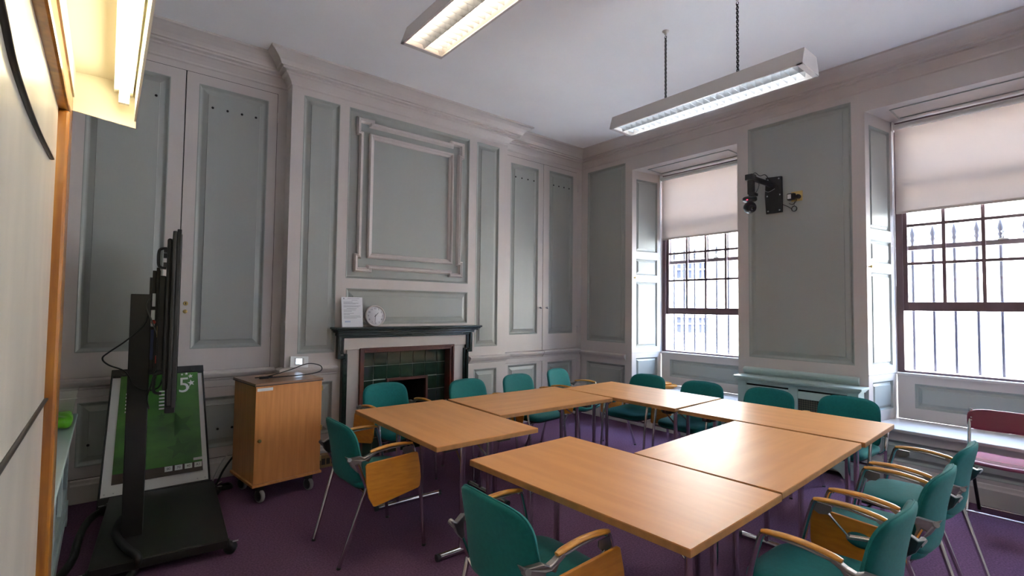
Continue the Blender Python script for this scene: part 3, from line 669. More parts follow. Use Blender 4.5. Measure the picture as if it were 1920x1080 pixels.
# ------------------------------------------------------------------ wooden cabinet on castors
def cart():
    A = V((.885, 4.09, 0)); B = V((1.395, 4.150, 0)); ang = math.atan2(B.y-A.y, B.x-A.x); W_ = (B-A).length; D = .50
    K = empty('castor_cabinet', (A+B)/2+V((-math.sin(ang), math.cos(ang), 0))*D/2, ang); tag(K, 'beech veneer media cabinet on castors with white label and lock', 'cabinet')
    h = W_/2; d = D/2; z0, z1 = .135, .905
    MB().box(-h+.008, h-.008, -d+.02, d-.005, z0+.02, z1-.018).build('carcass', BEECHX, K)
    MB().box(-h-.005, h+.005, -d-.005, d, z1-.018, z1).build('top_panel', mat('cabinet_top', (.36, .20, .12), .3, noise=.15, nscale=6, stretch=(1, 10, 1)), K, bevel=.003)
    MB().box(-h-.006, h+.006, -d-.008, d+.001, z1-.022, z1-.017).build('top_edge', BLACKP, K)
    MB().box(-h-.008, h+.008, -d-.012, d, z0, z0+.02).build('base_panel', BEECHX, K, bevel=.003)
    dr = MB().box(-h+.002, h-.002, -d, -d+.019, z0+.022, z1-.022).build('door', BEECHX, K, bevel=.0015)
    MB().lathe([(.013, 0), (.013, .008), (.009, .011)], (-h+.038, -d, .475), (0, -1, 0), 14).build('lock', BRASS, dr)
    MB().box(-h+.012, -h+.125, -d-.001, -d, .845, .868).build('label_sticker', WHITE, dr)
    for zz in (.82, .50, .25): MB().box(h-.004, h+.006, -d-.004, -d+.02, zz-.02, zz+.02).build('hinge', BRASS, K)
    for sx, sy in ((-1, -1), (1, -1), (-1, 1), (1, 1)):
        cx, cy = sx*(h-.07), sy*(d-.06)
        ca = MB().box(cx-.022, cx+.022, cy-.03, cy+.03, .085, z0).build('castor_fork', BLACKM, K)
        MB().lathe([(.012, -.017), (.044, -.015), (.049, -.010), (.049, .010), (.044, .015), (.012, .017)], (cx, cy-.01, .049), (1, .25, 0), 22).build('castor_tyre', mat('grey_rubber', (.28, .26, .25), .6), ca)
        MB().lathe([(.004, -.020), (.036, -.019), (.038, -.016), (.038, .016), (.036, .019), (.004, .020)], (cx, cy-.01, .049), (1, .25, 0), 18).build('castor_hub', BLACKP, ca)
    return K
cart()
def cable(name, pts, r, label, m=BLACKC, n=8, extra=None):
    p = smooth_pts(pts, n); o = p[0].copy(); mb = MB(); mb.tube([q-o for q in p], r, 8)
    ob = mb.build(name, m); ob.location = o; tag(ob, label, 'cable'); return ob
zt = .911
c1 = [(.93, 4.33, zt+.008), (1.0, 4.35, zt+.008), (1.06, 4.33, zt+.02), (1.20, 4.36, zt+.05), (1.36, 4.42, zt+.085), (1.47, 4.44, zt+.06), (1.47, 4.41, zt+.02), (1.37, 4.35, zt+.006), (1.22, 4.31, zt+.006), (1.05, 4.30, zt+.006), (.96, 4.31, zt+.008)]
cable('power_cable', c1, .0042, 'looped black cable lying on top of the wooden cabinet')
pl = empty('cable_connector', (1.0, 4.335, .905)); tag(pl, 'black plug and adaptor lying on the wooden cabinet top', 'plug')
MB().box(-.04, .03, -.012, .012, .001, .02).build('adaptor_body', BLACKP, pl, bevel=.004); MB().tube([(.03, 0, .012), (.06, .005, .012)], .006, 8).build('strain_relief', BLACKP, pl)
cable('mains_cable', [(.90, 4.60, .30), (.84, 4.62, .24), (.78, 4.64, .14), (.74, 4.66, .04), (.70, 4.66, .008), (.66, 4.72, .008), (.72, 4.80, .008)], .008, 'black mains cable drooping behind the wooden cabinet')
cable('white_cable', [(.905, 4.66, .33), (.84, 4.67, .29), (.78, 4.69, .20), (.73, 4.71, .08), (.72, 4.74, .007), (.80, 4.80, .007)], .0055, 'thin white cable running down behind the wooden cabinet', mat('white_cable_pvc', (.55, .53, .50), .5))
cable('cable_coil', [(.745, 4.60, .012), (.78, 4.66, .014), (.835, 4.66, .012), (.835, 4.58, .016), (.77, 4.57, .02), (.76, 4.64, .024), (.825, 4.65, .03), (.83, 4.57, .03), (.765, 4.58, .03)], .009, 'coil of black cable on the carpet behind the wooden cabinet')

# small vented box by the chimney breast
b = empty('vent_box', (1.62, 4.70, 0)); tag(b, 'small brown vented box on the carpet by the chimney breast', 'box')
MB().box(-.10, .10, -.04, .04, .001, .115).build('casing', mat('box_brown', (.20, .12, .05), .6), b, bevel=.004)
for i in range(4): MB().box(-.085+i*.044, -.052+i*.044, -.0415, -.04, .03, .085).build('vent_slot', CAVITY, b)

# ------------------------------------------------------------------ display trolley
def trolley():
    T = empty('display_trolley', (.338, 4.005, 0), math.radians(-4.45)); tag(T, 'black steel display trolley with a flat base and square column', 'trolley')
    bz0, bz1 = .072, .102
    MB().box(-.322, .322, -.60, .58, bz0, bz1).build('base_plate', BLACKM, T, bevel=.003)
    MB().box(-.315, .315, -.606, -.600, bz0-.02, bz1-.004).build('base_lip', BLACKM, T, bevel=.002)
    for sx, sy in ((-1, -1), (1, -1), (-1, 1), (1, 1)):
        cx, cy = sx*.315, sy*.545
        c_ = MB().box(cx-.02, cx+.02, cy-.02, cy+.02, .05, bz0).build('castor_fork', BLACKP, T)
        MB().lathe([(.01, -.022), (.033, -.020), (.035, -.014), (.035, .014), (.033, .020), (.01, .022)], (cx+sx*.02, cy-.02, .0355), (.5, 1, 0), 18).build('castor_wheel', BLACKP, c_)
        MB().tube([(cx+sx*.03, cy-.03, .07), (cx+sx*.06, cy-.02, .066)], .004, 6).build('castor_brake', STEEL, c_)
    MB().box(-.208, -.104, -.255, -.155, bz1, 1.555).build('column', BLACKM, T, bevel=.004)
    MB().box(-.104, -.085, -.30, .10, 1.10, 1.70).build('mount_plate', BLACKM, T, bevel=.003)
    MB().box(-.118, -.104, -.235, -.18, 1.3, 1.66).build('mount_neck', BLACKM, T)
    for ly in (-.26, .06): MB().box(-.085, -.068, ly-.02, ly+.02, 1.0, 1.72).build('mount_rail', BLACKM, T)
    for ly, zz in ((-.262, 1.62), (-.262, 1.15)): MB().tube([(-.10, ly, zz), (-.06, ly, zz)], .012, 10).build('mount_bolt', BLACKP, T)
    # media player, labels and adaptors hung on the column
    MB().box(-.102, -.086, -.33, -.27, 1.16, 1.34).build('wall_box', mat('blue_box', (.02, .03, .10), .5), T)
    MB().box(-.104, -.084, -.335, -.30, 1.36, 1.46).build('white_adaptor', WHITE, T, bevel=.003)
    MB().box(-.100, -.084, -.332, -.30, 1.48, 1.56).build('socket_strip', WHITE, T, bevel=.002)
    MB().tube([(-.09, -.34, 1.39), (-.09, -.352, 1.385)], .012, 8).build('red_tag', mat('red_plastic', (.5, .05, .03), .4), T)
    D = empty('flat_display', (.338, 4.005, .912), math.radians(-4.45)); tag(D, 'large black flat-panel display seen edge-on, mounted on the trolley column', 'display')
    y0, y1, z1 = -.80, .70, .992
    MB().box(.008, .028, y0, y1, .03, z1).build('bezel', BLACKP, D, bevel=.003)
    pr = [(y0+.004, .045), (y1-.004, .045), (y1-.05, z1-.035), (y0+.004, z1-.012)]
    MB().box(-.012, .008, y0+.003, y1-.003, .04, z1-.01).build('rear_housing', BLACKM, D, bevel=.006)
    MB().box(-.035, -.012, y0+.03, y1-.03, .12, z1-.05).build('rear_cover', BLACKM, D, bevel=.01)
    MB().box(-.066, -.035, y0+.10, y1-.3, .22, .74).build('connector_bay', BLACKM, D, bevel=.006)
    MB().box(.029, .031, y0+.02, y1-.02, .06, z1-.025).build('screen', mat('screen_glass', (.008, .009, .010), .08), D)
    MB().box(-.02, .026, y0+.02, y1-.02, .0, .035).build('speaker_bar', BLACKP, D, bevel=.004)
    for zz in (.78, .10):
        MB().tube(smooth_pts([(-.036, y0+.08, zz+.11), (-.062, y0+.08, zz+.105), (-.072, y0+.08, zz+.085), (-.072, y0+.08, zz+.025), (-.062, y0+.08, zz+.005), (-.036, y0+.08, zz)], 4), .007, 8).build('carry_handle', BLACKP, D)
    for zz in (.80, .85, .88): MB().box(-.050, -.035, y0+.07, y0+.12, zz-.012, zz+.012).build('rear_clip', BLACKP, D)
    MB().box(-.068, -.066, y0+.16, y0+.20, .40, .46).build('serial_port', BRASS, D)
    MB().box(-.070, -.066, y0+.12, y0+.16, .26, .30).build('red_connector', mat('red_plastic', (.5, .05, .03), .4), D)
trolley()
cable('display_cable', [ony(277, 592, 3.62), ony(268, 612, 3.60), ony(235, 640, 3.58), ony(205, 660, 3.57), ony(192, 672, 3.56), ony(203, 684, 3.57), ony(230, 694, 3.62), ony(241, 705, 3.65), ony(250, 722, 3.64), ony(270, 732, 3.62), ony(295, 728, 3.60), ony(305, 712, 3.58)], .0042, 'black cable looping out around the display trolley column')
cable('display_lead', [ony(281, 560, 3.60), ony(275, 575, 3.57), ony(284, 600, 3.56), ony(298, 633, 3.55), ony(301, 618, 3.52)], .0038, 'grey lead hanging between the trolley column and display', mat('grey_cable', (.12, .12, .12), .4))
cable('signal_lead', [ony(279, 766, 3.60), ony(275, 745, 3.56), ony(284, 720, 3.54), ony(290, 700, 3.50), ony(298, 690, 3.46)], .005, 'short black lead dangling below the display mount')
cable('cable_sleeve', [onz(228, 972, .14), onz(220, 985, .135), onz(217, 1000, .125), onz(225, 1015, .125), onz(240, 1030, .125), onz(255, 1040, .12), onz(259, 1050, .10), onz(253, 1065, .05), onz(243, 1082, .02), onz(225, 1105, .02)], .021, 'fat black cable sleeve draped over the trolley base edge')
cable('floor_conduit', [onz(205, 950, .022), onz(190, 958, .022), onz(170, 972, .022), onz(155, 993, .022), onz(145, 1018, .022), onz(138, 1045, .022), onz(122, 1070, .022), onz(100, 1095, .022)], .022, 'thick black conduit snaking along the carpet under the whiteboard')

# ------------------------------------------------------------------ flip chart leaning on the cupboard
def flipchart():
    F_ = empty('flip_chart_board', (.345, 4.66, 0)); tag(F_, 'flip chart easel board with green pad cover leaning on cupboard', 'easel')
    yb, ytp, z0, z1 = -.03, .20, .055, .985
    def q(a, t, d):      # a -1..1 across, t 0..1 up, d out of the face
        hw = .350-(.350-.297)*t; s_ = V((0, ytp-yb, z1-z0)).normalized(); n = V((0, -s_.z, s_.y))
        return V((a*hw, yb+(ytp-yb)*t, z0+(z1-z0)*t))+n*d
    MB().box(-1, 1, .0, 1, -.018, -.004, lambda a, t, d: q(a, t, d)).build('backing', BLACKP, F_)
    MB().box(-.965, .965, .045, .935, -.004, .0, lambda a, t, d: q(a, t, d)).build('whiteboard_face', WHITE, F_)
    for s_ in (-1, 1): MB().box(min(s_*.962, s_*1.0), max(s_*.962, s_*1.0), 0, 1, -.006, .010, q).build('side_rail', BLACKP, F_, bevel=.002)
    MB().box(-1, 1, .945, 1.0, -.006, .022, q).build('clamp_bar', BLACKP, F_, bevel=.004)
    MB().box(-1, 1, -.035, .04, -.006, .018, q).build('pen_tray', BLACKP, F_, bevel=.004)
    for a in (-.75, .75): MB().tube([q(a, .972, .022), q(a, .972, .034)], .014, 10).build('clamp_knob', BLACKM, F_)
    for a in (-.93, .93): MB().tube([q(a, .02, -.02), V((q(a, 0, 0).x, -.03, .0))], .013, 8).build('leg', BLACKM, F_)
    for a in (-.9, -.75, .75, .9): MB().lathe([(.005, 0), (.004, .003)], q(a, .065, .0), q(0, 0, 1)-q(0, 0, 0), 8).build('rivet', STEEL, F_)
    # curled pad cover
    def curl(a, t): return .006+.030*max(0, .30-t)**1.4*(1+.6*a)+.006*math.sin(5*t+2*a)*(1-t)
    def grid(t0, t1, a0, a1, m_, nm, parent, off=0):
        mb = MB(); N, K = 14, 12; vs = []
        for i in range(N+1):
            for j in range(K+1):
                a = a0+(a1-a0)*j/K; t = t0+(t1-t0)*i/N; vs.append(q(a, t, curl(a, t)+off))
        mb.add(vs, [(i*(K+1)+j, i*(K+1)+j+1, (i+1)*(K+1)+j+1, (i+1)*(K+1)+j) for i in range(N) for j in range(K)], True); return mb.build(nm, m_, parent, recalc=False)
    pad = grid(.20, .945, -.80, .86, POSTER, 'pad_cover', F_); grid(.125, .20, -.80, .86, POSTERD, 'pad_band', F_)
    ux = V((1, 0, 0)); uy = (q(0, 1, 0)-q(0, 0, 0)).normalized()
    wt = mat('print_white', (.72, .76, .70), .5)
    def tx(s_, size, a, t, al='LEFT'): text_mesh('lettering', s_, size, q(a, t, curl(a, t)+.003), ux, uy, wt, pad, align=al)
    tx('re', .062, -.66, .855); tx('an', .062, .115, .855)
    tx('5', .17, .54, .835, 'CENTER')
    def star(a, t, r, rot=.2, m_=wt, off=.0035):
        c = q(a, t, curl(a, t)+off); n = ux.cross(uy); pts = []
        for i in range(10):
            an = rot+math.pi*i/5+math.pi/2; rr = r if i % 2 == 0 else r*.42; pts.append((math.cos(an)*rr, math.sin(an)*rr))
        MB().prism(pts, 0, .0008, lambda x, y, d: c+ux*x+uy*y+n*d).build('star', m_, pad)
    for a, t, r in ((.50, .93, .010), (.60, .935, .013), (.69, .912, .019), (.70, .855, .027), (.62, .82, .018)): star(a, t, r)
    dk = mat('print_dark_green', (.024, .115, .012), .4)
    star(.42, .52, .10, .3, dk, .0015); star(.40, .33, .085, .1, dk, .0015); star(.06, .60, .03, .1, dk, .0015)
    for i in range(6):
        for a0, a1 in ((-.67, -.46), (.0, .26 if i % 2 else .18)):
            t = .795-.028*i; m = MB(); m.add([q(a0, t, curl(a0, t)+.003), q(a1, t, curl(a1, t)+.003), q(a1, t+.012, curl(a1, t)+.003), q(a0, t+.012, curl(a0, t)+.003)], [(0, 1, 2, 3)])
            m.build('print_line', wt, pad, recalc=False)
    for i, s_ in enumerate(('80', '70', '40', 'A1')):
        a = .20+.19*i; t = .178
        m = MB(); m.prism([(-.025, -.019), (.025, -.019), (.025, .019), (-.025, .019)], 0, .0006, lambda x, y, d: q(a, t, curl(a, t)+.003+d)+ux*x+uy*y); m.build('print_badge', wt, pad)
        text_mesh('lettering', s_, .026, q(a, t, curl(a, t)+.005), ux, uy, POSTERD, pad)
    t = .225; a = .77; m = MB(); m.prism([(-.03, -.010), (.03, -.010), (.03, .010), (-.03, .010)], 0, .0006, lambda x, y, d: q(a, t, curl(a, t)+.003+d)+ux*x+uy*y); m.build('print_badge', wt, pad)
    star(.0, .0, .0001) if False else None
flipchart()

# ------------------------------------------------------------------ bag and clear box on the radiator cover under the board
def bag():
    B = empty('snack_bag', (-.205, 4.15, .7225)); tag(B, 'bright green plastic packet on the radiator cover under the whiteboard', 'packet')
    mb, rim = pillow(.30, .13, .075, 3.2, warp=lambda s_, t_, d: V((t_*1.0+.004*math.sin(s_*60), s_, .050+d+.005*math.sin(s_*40+t_*50))), edge=.25); mb.build('packet', BAG, B)
    mb, _ = pillow(.05, .06, .006, 5, n=20, rings=4, warp=lambda s_, t_, d: V((t_*.5-.02, s_-.06, .092+d))); mb.build('white_label', WHITE, B)
bag()
X_ = empty('clear_box', (-.20, 4.42, .7225)); tag(X_, 'clear plastic tray standing behind the green packet', 'tray')
m = MB(); m.prism([(-.055, 0), (.045, 0), (.075, .20), (-.055, .20), ], -.10, .10, lambda a, b, d: V((a, d, .002+b))); m.build('shell', CLEARP, X_)
MB().tube([(.076, -.105, .202), (.076, .105, .202)], .003, 6).build('rim', CLEARP, X_)

# ------------------------------------------------------------------ whiteboard with pine frame and its strip lamp
def whiteboard():
    B = empty('whiteboard', (-.14, 1.3, .55)); tag(B, 'worn whiteboard in an orange pine frame on the left wall', 'whiteboard'); inv = Matrix.Translation(-B.location)
    def P(o, p=None): o.parent = p or B; o.matrix_parent_inverse = inv if p is None else Matrix.Identity(4); return o
    xs_, xf = -.135, -.108; y0, y1, z0, z1 = -.6, 2.14, .62, 2.095
    P(MB().box(-.165, xs_, y0, y1-.01, z0, z1).build('writing_surface', BOARD))
    P(MB().box(-.17, xf, y1-.10+.0, y1+.04, .35, z1).build('frame_stile', PINE, bevel=.008))
    P(MB().box(-.17, xf, y0-.10, y0, .35, z1).build('frame_stile', PINE, bevel=.008))
    P(MB().box(-.17, xf, y0-.10, y1+.04, z1, z1+.075).build('frame_rail', PINE, bevel=.008))
    P(MB().box(-.17, xs_-.005, y0, y1-.1, z0-.07, z0).build('frame_rail', PINE, bevel=.008))
    pu = [onx(px, py, xs_+.004) for px, py in ((-40, -190), (-15, -60), (3, 20), (25, 120), (50, 195), (75, 255), (97, 298))]
    P(MB().tube(smooth_pts(pu, 6), .006, 8, flat=.5).build('sheet_joint', BLACKM))
    a, c = onx(-30, 925, xs_+.004), onx(90, 742, xs_+.004)
    P(MB().tube([a, c], .006, 8, flat=.5).build('sheet_joint', BLACKM))
    for yy in (y0+.3, y1-.35): P(MB().box(XL+.003, -.165, yy-.03, yy+.03, 1.2, 1.9).build('wall_batten', PINE))
    return B
whiteboard()
def strip_lamp():
    L_ = empty('board_lamp', (-.03, 1.3, 2.14)); tag(L_, 'cream metal strip lamp with bare fluorescent tube above the whiteboard', 'lamp'); inv = Matrix.Translation(-L_.location)
    def P(o): o.parent = L_; o.matrix_parent_inverse = inv; return o
    y0, y1 = .05, 2.16
    m = MB(); a, c = (-.105, 2.175), (-.105, 2.262); d_, e = (.052, 2.262), (.052, 2.125)
    m.box(-.112, -.105, y0, y1, 2.175, 2.262); m.box(-.112, .058, y0, y1, 2.262, 2.268); m.box(.052, .058, y0, y1, 2.135, 2.262)
    P(m.build('shade', LAMPW))
    pe = [(-.112, 2.132), (.058, 2.110), (.058, 2.268), (-.112, 2.268)]
    for yy in (y1-.002, y0-.004): P(MB().prism(pe, yy, yy+.006, lambda x, zz, y: V((x, y, zz))).build('end_plate', LAMPW))
    P(MB().box(-.005, .045, y0+.1, y1-.02, 2.215, 2.262).build('batten', LAMPW))
    P(MB().tube([(.022, y0+.12, 2.192), (.022, y1-.055, 2.192)], .0135, 14).build('tube', TUBE))
    for yy in (y0+.10, y1-.055): P(MB().box(.008, .036, yy-.008, yy+.012, 2.172, 2.22).build('tube_holder', WHITE))
    for yy in (.3, 1.9): P(MB().box(-.17, -.110, yy-.02, yy+.02, 2.1715, 2.21).build('fixing_arm', LAMPW))
strip_lamp()

# ------------------------------------------------------------------ pendant louvre lights
def pendant(cx, cy, label, col, watts, tint):
    zb, zt_, W_, L_ = 3.05, 3.16, .275, 1.52
    Pn = empty('pendant_light', (cx, cy, zb)); tag(Pn, label, 'light', 'hanging louvred strip lights')
    hb, ht, hl = W_/2, .10, L_/2
    m = MB()
    for s_ in (-1, 1):
        m.add([(s_*hb, -hl, 0), (s_*hb, hl, 0), (s_*ht, hl, zt_-zb), (s_*ht, -hl, zt_-zb)], [(0, 1, 2, 3)])
        m.add([(s_*(hb-.012), -hl, .001), (s_*(hb-.012), hl, .001), (s_*(ht-.008), hl, zt_-zb-.008), (s_*(ht-.008), -hl, zt_-zb-.008)], [(0, 1, 2, 3)])
        m.box(min(s_*hb, s_*(hb-.014)), max(s_*hb, s_*(hb-.014)), -hl, hl, -.006, .001)
    for s_ in (-1, 1):
        y = s_*hl; m.prism([(-hb, 0), (hb, 0), (ht, zt_-zb), (-ht, zt_-zb)], y-.004, y+.004, lambda a, b, d: V((a, d, b)))
        m.box(-hb, hb, min(y, y-s_*.03), max(y, y-s_*.03), -.006, .002)
    m.box(-ht, ht, -hl, hl, zt_-zb-.004, zt_-zb)
    m.build('housing', CASING, Pn, recalc=False)
    n = 26; bl = None
    for i in range(n):
        y = -hl+.04+(L_-.08)*(i+.5)/n
        if bl is None:
            bl = MB().prism([(-.0045, .052), (.0045, .052), (.0009, .002), (-.0009, .002)], -hb+.034, hb-.034, lambda a, b, d: V((d, a, b))).build('louvre_blade', LOUVRE, Pn); bl.location = (0, y, 0)
        else: dup(bl, Pn, (0, y, 0))
    for x in (-.0, ): MB().prism([(-.028, .056), (.028, .056), (.002, .001), (-.002, .001)], -hl+.03, hl-.03, lambda a, b, d: V((a+x, d, b))).build('louvre_spine', LOUVRE, Pn)
    tm = mat('pendant_tube_'+col, (1, 1, 1), .5, emit=tint, estr=3.0)
    for x in (-.068, .068): MB().tube([(x, -hl+.05, .078), (x, hl-.05, .078)], .013, 10).build('tube', tm, Pn)
    for yy in (-.29, .30):
        zz = zt_-zb; N = 34; top = ZC-zb-.045; link = None; pitch = (top-zz)/N
        for i in range(N):
            if i < 2:
                pts = [(math.cos(q)*.0085, 0, math.sin(q)*.0135) for q in [2*math.pi*k/10 for k in range(11)]]
                if i % 2: pts = [(0, p[0], p[2]) for p in pts]
                l = MB().tube(pts, .003, 5, cap=False, up=(0, 1, 0) if i % 2 == 0 else (1, 0, 0)).build('chain_link', BLACKM, Pn); l.location = (0, yy, zz+pitch*(i+.5)); link = (link or [])+[l]
            else: dup(link[i % 2], Pn, (0, yy, zz+pitch*(i+.5)))
        MB().lathe([(.028, 0), (.026, -.006), (.012, -.014), (.010, -.03), (.004, -.032)], (0, yy, ZC-zb), (0, 0, 1), 14).build('ceiling_hook', CASING, Pn)
        MB().tube([(0, yy, ZC-zb-.03), (0, yy, ZC-zb-.046)], .003, 6).build('hook_eye', STEEL, Pn)
    ld = bpy.data.lights.new('pendant_lamp', 'AREA'); ld.shape = 'RECTANGLE'; ld.size = .22; ld.size_y = L_-.1; ld.energy = watts*.08; ld.color = tint
    lo = bpy.data.objects.new('pendant_lamp', ld); COL.objects.link(lo); lo.parent = Pn; lo.location = (0, 0, .062)
    return Pn
pendant(3.437, 1.96, 'hanging louvred strip light with cool lamps on two chains near the windows', 'cool', 60, (.86, .95, 1.0))
pendant(1.425, 1.87, 'hanging louvred strip light with warm lamps nearer the whiteboard', 'warm', 70, (1.0, .84, .62))

# ------------------------------------------------------------------ conference camera on its bracket, socket
def ptz():
    B = empty('camera_bracket', (XW, 2.225, 2.70)); tag(B, 'black steel wall bracket with swivel arm between the windows', 'bracket')
    MB().prism([(-.075, -.185), (.08, -.185), (.085, .0), (.075, .19), (-.075, .20), (-.088, .0)], .002, .012, lambda a, b, d: V((-d-.02, -a, b))).build('wall_plate', BLACKM, B)
    for a, b in ((-.055, -.16), (.06, -.16), (-.062, .0), (.062, .0), (.055, .17), (-.055, .17)): MB().lathe([(.009, 0), (.007, .005)], (-.032, -a, b), (-1, 0, 0), 8).build('bolt', STEEL, B)
    MB().box(-.021, -.001, -.08, .08, -.18, .19).build('standoff', BLACKM, B)
    MB().tube(smooth_pts([(-.035, .02, .11), (-.09, .045, .13), (-.20, .085, .15), (-.275, .11, .165)], 4), .034, 10, flat=.8).build('arm', BLACKM, B)
    MB().box(-.335, -.245, .075, .155, .135, .195).build('arm_head', BLACKM, B, bevel=.006)
    MB().box(-.315, -.255, .085, .140, -.01, .135).build('drop_post', BLACKM, B, bevel=.006)
    MB().box(-.33, -.245, .06, .12, -.03, .0).build('post_foot', BLACKM, B, bevel=.004)
    MB().tube(smooth_pts([(-.28, .07, .17), (-.25, .05, .10), (-.26, .055, .04), (-.285, .07, .0)], 5), .0035, 6).build('bracket_cable', BLACKC, B)
    MB().tube(smooth_pts([(-.27, .11, .195), (-.22, .10, .225), (-.16, .08, .20), (-.10, .05, .215), (-.05, .02, .15), (-.037, -.04, .10), (-.035, -.062, -.05)], 5), .004, 6).build('bracket_cable', BLACKC, B)
    MB().tube(smooth_pts([(-.07, .075, .06), (-.075, .03, .035), (-.07, -.03, .06)], 5), .002, 6).build('tie_wire', STEEL, B)
    K = empty('conference_camera', (XW-.30, 2.345, 2.51)); tag(K, 'black ball-shaped conference camera hanging under the wall bracket', 'camera')
    MB().lathe([(.005, .150), (.062, .150), (.068, .142), (.068, .118), (.058, .108), (.02, .104)], (0, 0, 0), (0, 0, 1), 24).build('base', BLACKP, K)
    MB().lathe([(.026, .108), (.024, .085)], (0, 0, 0), (0, 0, 1), 16).build('neck', BLACKP, K)
    m = MB(); prof = [(.062*math.sin(t), .045-.062*math.cos(t)) for t in [math.pi*i/14 for i in range(1, 14)]]; m.lathe(prof, (0, 0, .0), (0, 0, 1), 24); m.build('ball_head', BLACKP, K)
    MB().lathe([(.036, 0), (.036, .018), (.030, .02), (.022, .012)], V((0, 0, .04))+V((-.55, -.62, -.25)).normalized()*.050, (-.55, -.62, -.25), 20).build('lens_ring', BLACKM, K)
    MB().lathe([(.020, 0), (.012, .006), (.002, .008)], V((0, 0, .04))+V((-.55, -.62, -.25)).normalized()*.058, (-.55, -.62, -.25), 16).build('lens', mat('lens_glass', (.01, .01, .015), .05), K)
    MB().box(-.074, -.066, -.012, .0, .110, .117).build('status_light', mat('status_red', (.5, .02, .05), .4, emit=(1, .05, .12), estr=1.2), K)
    So = empty('wall_socket', (XW, 2.0, 2.66)); tag(So, 'brass double socket plate with black plugs beside the camera bracket', 'socket')
    MB().box(-.012, -.001, -.045, .06, -.05, .05).build('plate', BRASS, So, bevel=.003)
    MB().box(-.055, -.012, .015, .085, -.035, .03).build('adaptor', BLACKP, So, bevel=.005)
    MB().box(-.057, -.055, .045, .078, -.025, .02).build('adaptor_label', WHITE, So)
    MB().lathe([(.022, 0), (.022, .03), (.014, .045), (.006, .05)], (-.012, -.012, -.008), (-1, 0, 0), 14).build('plug', BLACKP, So)
    MB().tube(smooth_pts([(-.055, -.012, -.012), (-.065, -.005, -.06), (-.05, .03, -.085), (-.04, .07, -.07)], 5), .0035, 6).build('plug_lead', BLACKC, So)
    Cb = empty('cable_bundle', (XW, 2.03, 2.535)); tag(Cb, 'small coil of black cable hanging below the brass socket', 'cable')
    pts = [(-.018-.004*math.sin(i), math.cos(i*.7)*.024, math.sin(i*.7)*.026) for i in range(28)]
    MB().tube(smooth_pts(pts, 3), .0035, 6).build('coil', BLACKC, Cb); MB().tube(smooth_pts([(-.02, .02, .0), (-.02, .06, .03), (-.025, .11, .06)], 5), .0035, 6).build('lead', BLACKC, Cb); MB().tube([(-.02, -.0, .02), (-.02, -.005, .08)], .0025, 6).build('hanger', mat('grey_cable', (.12, .12, .12), .4), Cb)
ptz()

# ------------------------------------------------------------------ wooden discs on the corner window seat
for i, (dx, dy, r) in enumerate(((0, 0, .115), (.012, -.02, .13), (-.01, .015, .105))):
    o = empty('wooden_tablet', (5.60+dx, 3.72+dy, WZ0+i*.023), .5*i)
    mb, _ = pillow(r*2.3, r*1.7, .02, 2.8, n=28, rings=4, edge=.9, warp=lambda s_, t_, d: V((t_, s_, .0105+d))); mb.build('board', TABLET, o)
    MB().box(-.03, .03, -.02, .02, .0206, .0212).build('hinge_mark', mat('pale_wood', (.55, .36, .18), .5), o) if i == 2 else None
    tag(o, ('loose wooden writing tablet at the bottom of stack on corner window seat', 'loose wooden writing tablet in the middle of stack on corner window seat', 'loose wooden writing tablet on top of stack on corner window seat')[i], 'tablet', 'spare writing tablets on the window seat')

# ------------------------------------------------------------------ outside: railings, street and facade
def railing():
    R_ = empty('iron_railing', (6.22, 2.0, -.6)); tag(R_, 'row of spear-topped iron railings outside the windows', 'railing')
    br = None; k = 0; y = -3.0
    while y < 5.2:
        if br is None:
            br = MB().tube([(0, 0, 0), (0, 0, 2.80)], .0125, 8).build('railing_bar', IRON, R_); br.location = (0, y-2, 0)
            sp = MB().lathe([(.013, 0), (.022, .02), (.013, .04), (.024, .075), (.002, .16)], (0, 0, 2.80), (0, 0, 1), 8).build('spear_tip', IRON, br)
        else:
            b_ = dup(br, R_, (0, y-2, 0)); s2 = sp.copy(); COL.objects.link(s2); s2.parent = b_
        y += .158
    MB().box(-.012, .012, -5, 3.2, .15, .19).build('bottom_rail', IRON, R_)
railing()
tag(MB().box(6.15, 60, -40, 60, -.9, -.6).build('street', ASPHALT), kind='structure')
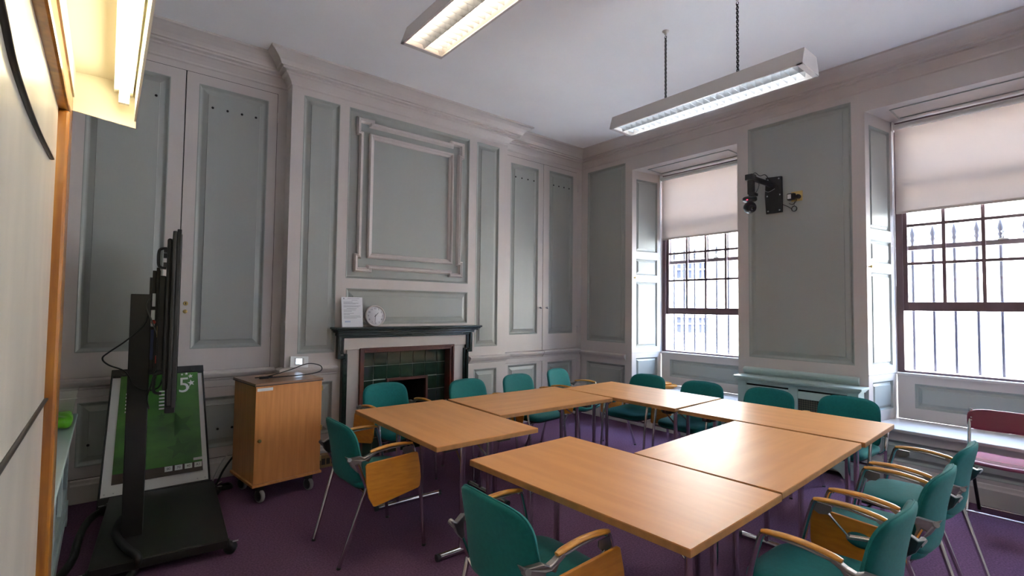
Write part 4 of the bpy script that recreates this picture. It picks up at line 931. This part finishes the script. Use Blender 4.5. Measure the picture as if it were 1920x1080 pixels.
def facade():
    XF = 24.0; Bd = empty('building', (XF, 10, -.6)); tag(Bd, 'sunlit cream stone building across the street', 'building'); inv = Matrix.Translation(-Bd.location)
    def P(o, p=None): o.parent = p or Bd; o.matrix_parent_inverse = inv if p is None else Matrix.Identity(4); return o
    P(MB().box(XF, XF+6, -25, 45, -.6, 16).build('wall', STONE))
    P(MB().box(XF-.25, XF, -25, 45, 6.3, 6.7).build('string_course', STONE)); P(MB().box(XF-.12, XF, -25, 45, 1.1, 1.35).build('string_course', STONE))
    wm = mat('white_mullion', (.8, .8, .78), .6)
    for py in (505, 607):
        for px in (1262, 1280, 1300, 1319):
            c = onx(px, py, XF); w_, h_ = .30, .95
            if px == 1262: continue
            wd = P(MB().box(XF-.06, XF+.01, c.y-w_, c.y+w_, c.z-h_/2, c.z+h_/2).build('window', DARKGLASS))
            m = MB(); m.box(XF-.10, XF-.05, c.y-w_-.06, c.y-w_, c.z-h_/2, c.z+h_/2); m.box(XF-.10, XF-.05, c.y+w_, c.y+w_+.06, c.z-h_/2, c.z+h_/2); m.box(XF-.10, XF-.05, c.y-.03, c.y+.03, c.z-h_/2, c.z+h_/2); m.box(XF-.10, XF-.05, c.y-w_, c.y+w_, c.z-.03, c.z+.03); m.build('mullion', wm, wd)
    c = onx(1290, 561, XF); P(MB().box(XF-.18, XF, c.y-1.6, c.y+2.2, c.z-.1, c.z+.1).build('blue_gutter', mat('blue_paint', (.18, .36, .45), .5)))
    c = onx(1765, 600, XF); P(MB().tube([(XF-.12, c.y, -.6), (XF-.12, c.y, 9)], .11, 10).build('drainpipe', mat('pale_pipe', (.62, .58, .50), .6)))
facade()
for yl in WINS:
    # portals emit nothing: they only guide sampling of the sky through the windows
    pd = bpy.data.lights.new('window_portal', 'AREA'); pd.shape = 'RECTANGLE'; pd.size = WW-.25; pd.size_y = 2.4; pd.cycles.is_portal = True
    po = bpy.data.objects.new('window_portal', pd); COL.objects.link(po); po.location = (XG+.18, yl-WW/2, 2.13); po.rotation_euler = (math.pi/2, 0, math.pi/2)
